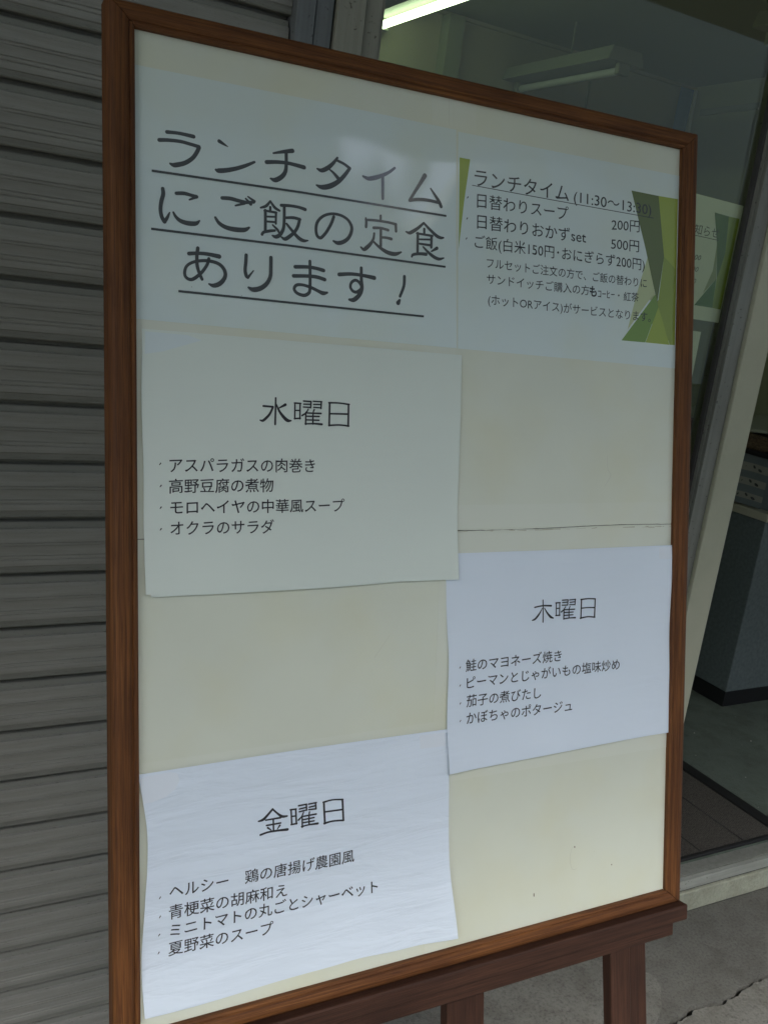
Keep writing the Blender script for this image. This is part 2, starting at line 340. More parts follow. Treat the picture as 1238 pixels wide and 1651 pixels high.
def fixture(loc, length, lit, label):
    f = empty('strip_light', loc, label, 'ceiling light', 'strip lights on the shop ceiling')
    x, y, z = loc
    wd_ = 0.062 if lit else 0.095    # tapered reflector housing
    vs = []
    for yy in (y, y+length):
        vs += [(x-wd_*0.8, yy, z+0.055), (x+wd_*0.8, yy, z+0.055), (x+wd_, yy, z+0.005), (x+wd_, yy, z), (x-wd_, yy, z), (x-wd_, yy, z+0.005)]
    fs = [(5, 4, 3, 2, 1, 0), (6, 7, 8, 9, 10, 11)] + [(i, (i+1) % 6, (i+1) % 6+6, i+6) for i in range(6)]
    mk('housing', vs, fs, M_fix, f)
    box('socket', x-0.03, x+0.03, y+0.004, y+0.03, z-0.045, z-0.0005, M_fix, f, bevel=0.004)
    box('socket', x-0.03, x+0.03, y+length-0.03, y+length-0.004, z-0.045, z-0.0005, M_fix, f, bevel=0.004)
    box('hanger', x-0.003, x+0.003, y+length*0.5, y+length*0.5+0.006, z+0.056, CZ, M_ceil, f)
    vs = []; fs = []
    for k in range(12):
        a = 2*math.pi*k/12
        for yy in (y+0.031, y+length-0.031): vs.append((x+0.016*math.cos(a), yy, z-0.026+0.016*math.sin(a)))
    for k in range(12):
        fs.append((2*k, 2*k+1, (2*k+3) % 24, (2*k+2) % 24))
    mk('tube', vs, fs, M_tube if lit else M_whitep, f, smooth=True)
    return f
fixture((1.98, 2.95, CAM_H+1.085), 1.02, True, 'lit white strip light on the shop ceiling, leftmost, beside the window post')
fixture((2.75, 3.24, CAM_H+0.985), 0.74, False, 'unlit pale strip light hanging by the back wall above the board frame')
fixture((2.75, 1.55, CAM_H+0.99), 0.97, False, 'unlit strip light end at the top right corner of the window')
bn = empty('vertical_banner', (3.8, 3.95, 1.2), 'narrow blue vertical banner beside a white pole in the corner of the shop', 'banner')
nb = 14; vs = []; fs = []
for k in range(nb+1):
    z = CAM_H+1.17-1.2*k/nb
    for j in range(4): vs.append((3.735+0.03*j, 3.94+0.006*math.sin(k*0.9+j*1.7), z))
for k in range(nb):
    for j in range(3): fs.append((k*4+j, k*4+j+1, k*4+j+5, k*4+j+4))
mk('fabric', vs, fs, M_blue, bn, smooth=True)
box('pole', 3.830, 3.850, 3.93, 3.95, FZ, CAM_H+1.175, M_whitep, bn, bevel=0.004)
box('curtain_rail', 3.86, 3.8795, 2.35, 3.9, CAM_H+1.05, CAM_H+1.08, M_fix)
tag(bpy.data.objects['curtain_rail'], 'pale curtain rail along the right shop wall under the ceiling', 'curtain rail')

# counter inside the door
ct = empty('shop_counter', (2.9, 2.2, FZ), 'dark blue grey shop counter with black plinth and cream edge inside the doorway', 'counter')
cx, cy, ch = 2.533, 1.925, CAM_H-0.585
box('body', cx, 3.4, cy, 2.75, FZ+0.056, ch, M_counter, ct, bevel=0.003)
box('plinth', cx+0.006, 3.39, cy+0.006, 2.74, FZ, FZ+0.055, M_plinth, ct)
box('top', cx-0.012, 3.41, cy-0.012, 2.76, ch+0.001, ch+0.028, M_trim, ct, bevel=0.003)
# cloth draped over a crate on the counter, with patterned bands
tb = empty('draped_crate', (2.8, 2.3, ch+0.03), 'crate under a blue grey cloth with patterned bands standing on the counter', 'crate')
z0 = ch+0.029; zt = CAM_H-0.39
NB = 22; NZ = 14
def drape(y, f):   # x of the hanging cloth on the left side
    return 2.545 - 0.012*f + 0.006*math.sin(y*38+f*1.5) + 0.004*math.sin(y*90)
vs = []; fs = []
for i in range(NB+1):
    y = 1.96+0.72*i/NB
    for j in range(NZ+1):
        f = j/NZ; vs.append((drape(y, f), y, zt-(zt-z0-0.004)*f + 0.0))
for i in range(NB):
    for j in range(NZ): fs.append((i*(NZ+1)+j, i*(NZ+1)+j+1, (i+1)*(NZ+1)+j+1, (i+1)*(NZ+1)+j))
mk('cloth', vs, fs, M_cloth, tb, smooth=True)
box('crate_body', 2.565, 3.2, 1.95, 2.69, z0, zt-0.002, M_cloth, tb)
for (fa, fb) in ((0.17, 0.33), (0.47, 0.61), (0.76, 0.88)):
    vs = []; fs = []
    for i in range(NB+1):
        y = 1.961+0.715*i/NB
        for f in (fa, fb): vs.append((drape(y, f)-0.0015, y, zt-(zt-z0-0.004)*f))
    for i in range(NB): fs.append((2*i, 2*i+1, 2*i+3, 2*i+2))
    mk('patterned_band', vs, fs, M_cloth2, tb, smooth=True)
    vs = []; fs = []
    for i in range(26):     # leaf scroll motif printed on each band
        y = 1.97+0.7*i/26; fm = (fa+fb)/2 + (0.02 if i % 2 else -0.02); zc = zt-(zt-z0-0.004)*fm
        r1, r2 = (0.0075, 0.0045) if i % 3 else (0.0045, 0.006); k0 = len(vs)
        for a in range(8):
            an = a*math.pi/4+0.4
            yy = y+r1*math.cos(an); vs.append((drape(yy, fm)-0.0030, yy, zc+r2*math.sin(an)+0.3*r1*math.cos(an)))
        fs.append(tuple(range(k0+7, k0-1, -1)))
    mk('motif', vs, fs, M_cloth3, tb, kind='stuff')
box('edge_strip', 2.53, 3.2, 1.95, 2.69, zt+0.0005, zt+0.016, M_plinth, tb, bevel=0.002)
bk = empty('wicker_tray', (2.8, 2.3, zt+0.02), 'brown wicker tray resting on the cloth covered crate', 'tray')
boxes('weave', [(2.55, 3.15, 1.99, 2.66, zt+0.017, zt+0.022), (2.545, 2.555, 1.985, 2.665, zt+0.023, zt+0.055), (3.145, 3.155, 1.985, 2.665, zt+0.023, zt+0.055), (2.557, 3.143, 1.985, 1.995, zt+0.023, zt+0.055), (2.557, 3.143, 2.655, 2.665, zt+0.023, zt+0.055)], M_box, bk)
box('rim', 2.538, 2.560, 1.98, 2.67, zt+0.0555, zt+0.064, M_box, bk, bevel=0.003)
vs = []; fs = []
for i in range(13):
    for j in range(9):
        x = 2.565+0.5*i/12; y = 2.02+0.58*j/8
        vs.append((x, y, zt+0.06+0.022*noise.noise(Vector((x*14, y*14, 2)))+0.012))
for i in range(12):
    for j in range(8): fs.append((i*9+j, (i+1)*9+j, (i+1)*9+j+1, i*9+j+1))
o = mk('folded_cloth', vs, fs, M_white, smooth=True, loc=(2.8, 2.3, zt+0.06)); sol = o.modifiers.new('thick', 'SOLIDIFY'); sol.thickness = 0.006
tag(o, 'crumpled pale cloth lying on the wicker tray', 'cloth')

# door mat
dm = empty('door_mat', (1.75, 1.55, FZ), 'dark ribbed door mat with black rubber border just inside the doorway', 'mat')
mx0, mx1, my0, my1 = 1.12, 2.085, WY+0.062, 1.90
RB = []; x = mx0+0.042
while x < mx1-0.046:
    RB.append((x, x+0.0030, my0+0.014, my1-0.04, FZ+0.004, FZ+0.0075)); x += 0.0062
box('base', mx0+0.04, mx1-0.04, my0+0.012, my1-0.04, FZ+0.0005, FZ+0.004, M_matb, dm)
boxes('rib', RB, M_mat, dm, kind='stuff')
for x in (1.32, 1.47, 1.62, 1.77, 1.92): box('groove', x, x+0.0035, my0+0.014, my1-0.04, FZ+0.0076, FZ+0.0080, M_matb, dm)
box('border', mx1-0.0395, mx1, my0, my1, FZ+0.0005, FZ+0.009, M_matb, dm, bevel=0.002)
box('border', mx0, mx0+0.0395, my0, my1, FZ+0.0005, FZ+0.009, M_matb, dm, bevel=0.002)
box('border', mx0+0.04, mx1-0.04, my0, my0+0.0115, FZ+0.0005, FZ+0.009, M_matb, dm, bevel=0.002)
box('border', mx0+0.04, mx1-0.04, my1-0.0395, my1, FZ+0.0005, FZ+0.009, M_matb, dm, bevel=0.002)

# ------------------------------------------------------------------ across the street (unseen save in reflections; heights shaped to block sky except one gap)
M_bld = mat('far_wall', (0.52, 0.53, 0.48), 0.9); M_bw = mat('far_window', (0.09, 0.10, 0.10), 0.4)  # far walls kept pale to bounce light onto the board
M_lampe = mat('office_lamp', (1, 1, 1), 0.4); _b = M_lampe.node_tree.nodes['Principled BSDF']
_b.inputs['Emission Color'].default_value = (1, 1, 0.85, 1); _b.inputs['Emission Strength'].default_value = 3.0
ob = empty('office_building', (0, -13, 0), 'plain unseen office block across the street, its height set to hide sky, with window bands and lit ceiling lamps', 'building')
boxes('wall', [(-14, 7.1, -20, -12.5, 0, 1.0), (-14, 7.1, -20, -19.5, 1.0, 7.39), (-14, 7.1, -19.4, -12.4, 3.3, 4.2), (-14, 7.1, -19.4, -12.35, 6.5, 7.4), (-14, 7.1, -20, -12.4, 7.4, 11.0)], M_bld, ob)
for k in range(9):
    x = -13.8+2.4*k
    box('pillar', x, x+0.3, -12.75, -12.45, 1.0, 3.3, M_bld, ob); box('pillar', x, x+0.3, -12.75, -12.45, 4.2, 6.5, M_bld, ob)
for k in range(8):
    x = -13.8+2.4*k
    for z in (1.0, 4.2): box('window', x+0.32, x+2.38, -12.7, -12.66, z+0.01, z+2.28, M_glass, ob)
rb = empty('sky_gap_houses', (12, -13, 0), 'row of grey houses added across the street, roof line shaped to leave a sky gap', 'building')
pr = [(7.3, 0), (7.3, 8.3), (8.0, 8.5), (9.15, 10.5), (9.6, 11.4), (9.62, 9.9), (10.5, 9.7), (10.9, 11.6), (20, 11.6), (20, 10.5), (60, 10.5), (60, 0)]  # added skyline, shaped so a gap of sky glares on the film
n_p = len(pr)
mk('wall', [(x, -12.5, z) for x, z in pr]+[(x, -20, z) for x, z in pr], [tuple(reversed(range(n_p))), tuple(range(n_p, 2*n_p))]+[(i, (i+1) % n_p, n_p+(i+1) % n_p, n_p+i) for i in range(n_p)], M_bld, rb)
for k in range(16):
    x = 8.2+2.6*k
    for z in (1.2, 4.3): box('window', x, x+1.5, -12.53, -12.505, z, z+1.5, M_bw, rb)
for x0 in (9.2, 10.6, 12.1, 14.5, 16.0):
    for z in (4.6, 5.0, 5.5): box('office_lamp', x0+0.4*(z-4.6), x0+0.75+0.4*(z-4.6), -12.56, -12.53, z+0.25, z+0.29, M_lampe, rb)
# ------------------------------------------------------------------ the menu board
board = empty('menu_board', P(290, 830, 0), 'wood framed notice board leaning on the easel with lunch menu sheets behind film', 'notice board')
# mitred frame bars; profile: (distance from inner edge mm, height mm)
fp = [(0.0, -4.0), (0.0, 4.6), (0.8, 5.4), (2.2, 6.3), (3.6, 6.2), (4.4, 5.3), (5.2, 6.2), (7.5, 7.9), (11.5, 8.6), (15.5, 8.1), (18.3, 6.6), (20.2, 3.8), (21.0, 0.5), (21.0, -12.0), (0.0, -12.0)]
S0, S1, T0, T1 = -2.4, 578.2, 2.0, 813.4      # inner opening
def frame_bar(side, wd):
    k = wd/21.0; vs = []; uvs = []; n = len(fp); NS = 24
    for i in range(NS+1):
        f = i/NS; acc = 0.0
        for j, (d, h) in enumerate(fp):
            d = d*k
            if side == 'L': s = S0-d; a, b = T0-d*19/22, T1+d*19/22; q = (s, a+(b-a)*f)
            if side == 'R': s = S1+d; a, b = T0-d*19/22, T1+d*19/22; q = (s, a+(b-a)*f)
            if side == 'T': t = T0-d; a, b = S0-d*22/19, S1+d*22/19; q = (a+(b-a)*f, t)
            if side == 'B': t = T1+d; a, b = S0-d*22/19, S1+d*22/19; q = (a+(b-a)*f, t)
            if j: acc += math.hypot(d-fp[j-1][0]*k, h-fp[j-1][1])
            wob = 0.12*noise.noise(Vector((q[0]*0.02, q[1]*0.02, 5)))
            if i in (0, NS):    # ends kept 0.3 mm apart at the mitre
                e = 0.42 if i == 0 else -0.42
                q = (q[0], q[1]+e) if side in 'LR' else (q[0]+e, q[1])
            vs.append(P(q[0], q[1], h+wob)); al = q[1] if side in 'LR' else q[0]
            off = {'L': 0, 'R': 3.3, 'T': 6.1, 'B': 9.7}[side]
            uvs.append((al*0.001+off, acc*0.001+off*0.37))
    fs = []
    for i in range(NS):
        for j in range(n-1): fs.append((i*n+j, i*n+j+1, (i+1)*n+j+1, (i+1)*n+j))
    fs.append(tuple(range(n))); fs.append(tuple(reversed(range(NS*n, NS*n+n))))
    o = mk('frame_bar', vs, fs, M_wood, board, uvs)
    bm = bmesh.new(); bm.from_mesh(o.data); bmesh.ops.recalc_face_normals(bm, faces=bm.faces); bm.to_mesh(o.data); bm.free()
    return o
frame_bar('L', 22); frame_bar('R', 22); frame_bar('T', 19); frame_bar('B', 16.8)
def slab(name, poly, h0, h1, M, parent, kind=None):
    """flat piece on the board between heights h0 and h1; poly in board mm"""
    n = len(poly)
    vs = [P(s, t, h0) for s, t in poly]+[P(s, t, h1) for s, t in poly]
    uv = [(s*0.001, -t*0.001) for s, t in poly]*2
    fs = [tuple(reversed(range(n, 2*n))), tuple(range(n))] + [((i+1) % n, i, n+i, n+(i+1) % n) for i in range(n)]
    o = mk(name, vs, fs, M, parent, uv)
    bm = bmesh.new(); bm.from_mesh(o.data); bmesh.ops.recalc_face_normals(bm, faces=bm.faces); bm.to_mesh(o.data); bm.free()
    if kind: o['kind'] = kind
    return o
def R(a, b, c, d): return [(a, c), (b, c), (b, d), (a, d)]
slab('backing_board', R(-6, 584, -4, 820), -9, -2.2, M_dark, board)
# two cream panels meeting at the dirty joint
jt = [(k*6.0, 404.0+0.9*math.sin(k*0.13)+0.35*noise.noise(Vector((k*0.9, 0, 0)))+0.006*k*2) for k in range(-1, 98)]
slab('cream_panel', [(-5, -3)] + [(584, -3)] + [(584, jt[-1][1])] + [(s, t-0.3-0.45*max(0, noise.noise(Vector((s*0.11, 1, 0))))) for s, t in reversed(jt)], -2.0, 0.0, M_cream, board)
slab('cream_panel', [(s, t+0.25+0.45*max(0, noise.noise(Vector((s*0.13, 7, 0))))) for s, t in jt] + [(584, 405), (584, 819), (-5, 819)], -2.0, 0.0, M_cream, board)
# clear tape strips and pocket film edges
for r in ((269.5, 292.5, -2, 28.5), (292.9, 318, -2, 28.5)): slab('film_strip', R(*r), 0.02, 0.10, M_cream2, board)
slab('film_strip', [(283.0, 452), (303, 452), (296, 818), (270, 818)], 0.02, 0.10, M_cream2, board)
slab('film_strip', [(-2, 228.2), (137, 230.2), (298, 232.2), (298, 245), (-2, 243)], 0.02, 0.09, M_cream2, board)
slab('film_strip', R(-2, 583, 380.4, 403.2), 0.02, 0.10, M_cream2, board)
slab('film_strip', R(-2, 583, 405.6, 427), 0.02, 0.10, M_cream2, board)
slab('film_strip', [(292, 632), (582, 632), (582, 653), (292, 648)], 0.11, 0.2, M_cream2, board)
slab('film_strip', R(-2, 282, 588, 606), 0.115, 0.19, M_cream2, board)
for (s, t, a, l) in ((400, 782.5, 1.5, 3.4), (503, 771, 0.3, 1.4), (452, 742, 1.2, 2.0)):
    slab('speck', [(s-0.5, t-l/2), (s+0.5, t-l/2+0.2), (s+0.6, t+l/2), (s-0.4, t+l/2)], 0.03, 0.25, M_box, board)

# sheets sealed behind film -------------------------------------------------
def smooth_line(pts, sub=5):
    if len(pts) < 3: return pts
    out = []; n = len(pts)
    for i in range(n-1):
        p0 = pts[max(0, i-1)]; p1 = pts[i]; p2 = pts[i+1]; p3 = pts[min(n-1, i+2)]
        for k in range(sub):
            t = k/sub; t2 = t*t; t3 = t2*t
            out.append(tuple(0.5*((2*b)+(-a+c)*t+(2*a-5*b+4*c-d)*t2+(-a+3*b-3*c+d)*t3) for a, b, c, d in zip(p0, p1, p2, p3)))
    out.append(pts[-1]); return out
def brush(name, strokes, M, parent, hf, h0=0.12, sub=5):
    """printed brush strokes: centre lines (s, t, width) in board mm laid on the height function hf"""
    vs = []; fs = []; uv = []
    for si, st in enumerate(strokes):
        st = smooth_line([tuple(p) for p in st], sub); dh = h0+0.012*(si % 24); n = len(st); k0 = len(vs)
        for i, (s, t, w_) in enumerate(st):
            a = st[max(0, i-1)]; b = st[min(n-1, i+1)]; dx, dy = b[0]-a[0], b[1]-a[1]; L = math.hypot(dx, dy) or 1
            nx, ny = -dy/L*w_/2, dx/L*w_/2
            for sg in (1, -1):
                x, y = s+sg*nx, t+sg*ny; vs.append(P(x, y, hf(x, y)+dh))
        for i in range(n-1): fs.append((k0+2*i, k0+2*i+1, k0+2*i+3, k0+2*i+2))
        for end in (0, n-1):
            s, t, w_ = st[end]; a = st[1] if end == 0 else st[n-2]; dx, dy = s-a[0], t-a[1]; an = math.atan2(dy, dx); c0 = len(vs); m_ = 7
            vs.append(P(s, t, hf(s, t)+dh))
            for q in range(m_+1):
                th_ = an-math.pi/2+math.pi*q/m_; x = s+w_/2*math.cos(th_); y = t+w_/2*math.sin(th_); vs.append(P(x, y, hf(x, y)+dh))
            for q in range(m_): fs.append((c0, c0+1+q, c0+2+q))
    o = mk(name, vs, fs, M, parent)
    return o
_adv = {}
def text_mesh(body, off=0.0):
    c = bpy.data.curves.new('tmp', 'FONT'); c.body = body; c.offset = off; c.resolution_u = 3
    o = bpy.data.objects.new('tmp', c); COL.objects.link(o)
    dg = bpy.context.evaluated_depsgraph_get(); dg.update()
    me = bpy.data.meshes.new_from_object(o.evaluated_get(dg))
    v = [tuple(x.co) for x in me.vertices]; f = [tuple(p.vertices) for p in me.polygons]
    bpy.data.objects.remove(o); bpy.data.curves.remove(c); bpy.data.meshes.remove(me)
    return v, f
_a = text_mesh('田田'); _b1 = text_mesh('田')
ADV = (max(v[0] for v in _a[0])-max(v[0] for v in _b1[0]))
YC = (max(v[1] for v in _b1[0])+min(v[1] for v in _b1[0]))/2
def lettering(body, s0, t0, s1, t1, size, M, parent, hf, h0=0.14, off=-0.010):
    v, f = text_mesh(body, off); x0 = min(p[0] for p in v); x1 = max(p[0] for p in v); k = (s1-s0)/(x1-x0); ky = size/ADV*0.97
    vs = []
    for x, y, z in v:
        fr = (x-x0)/(x1-x0); s = s0+(s1-s0)*fr; t = t0+(t1-t0)*fr-(y-YC)*ky
        s += 0.10*noise.noise(Vector((s*0.30, t*0.30, 1.0))); t += 0.10*noise.noise(Vector((s*0.30, t*0.30, 8.0)))
        lx = ((x-x0) % ADV)/ADV-0.5; t -= 0.045*size*lx if len(body) > 2 and x > 0 else 0     # brush-like rise of the cross strokes
        vs.append(P(s, t, hf(s, t)+h0))
    return mk('lettering', vs, f, M, parent)
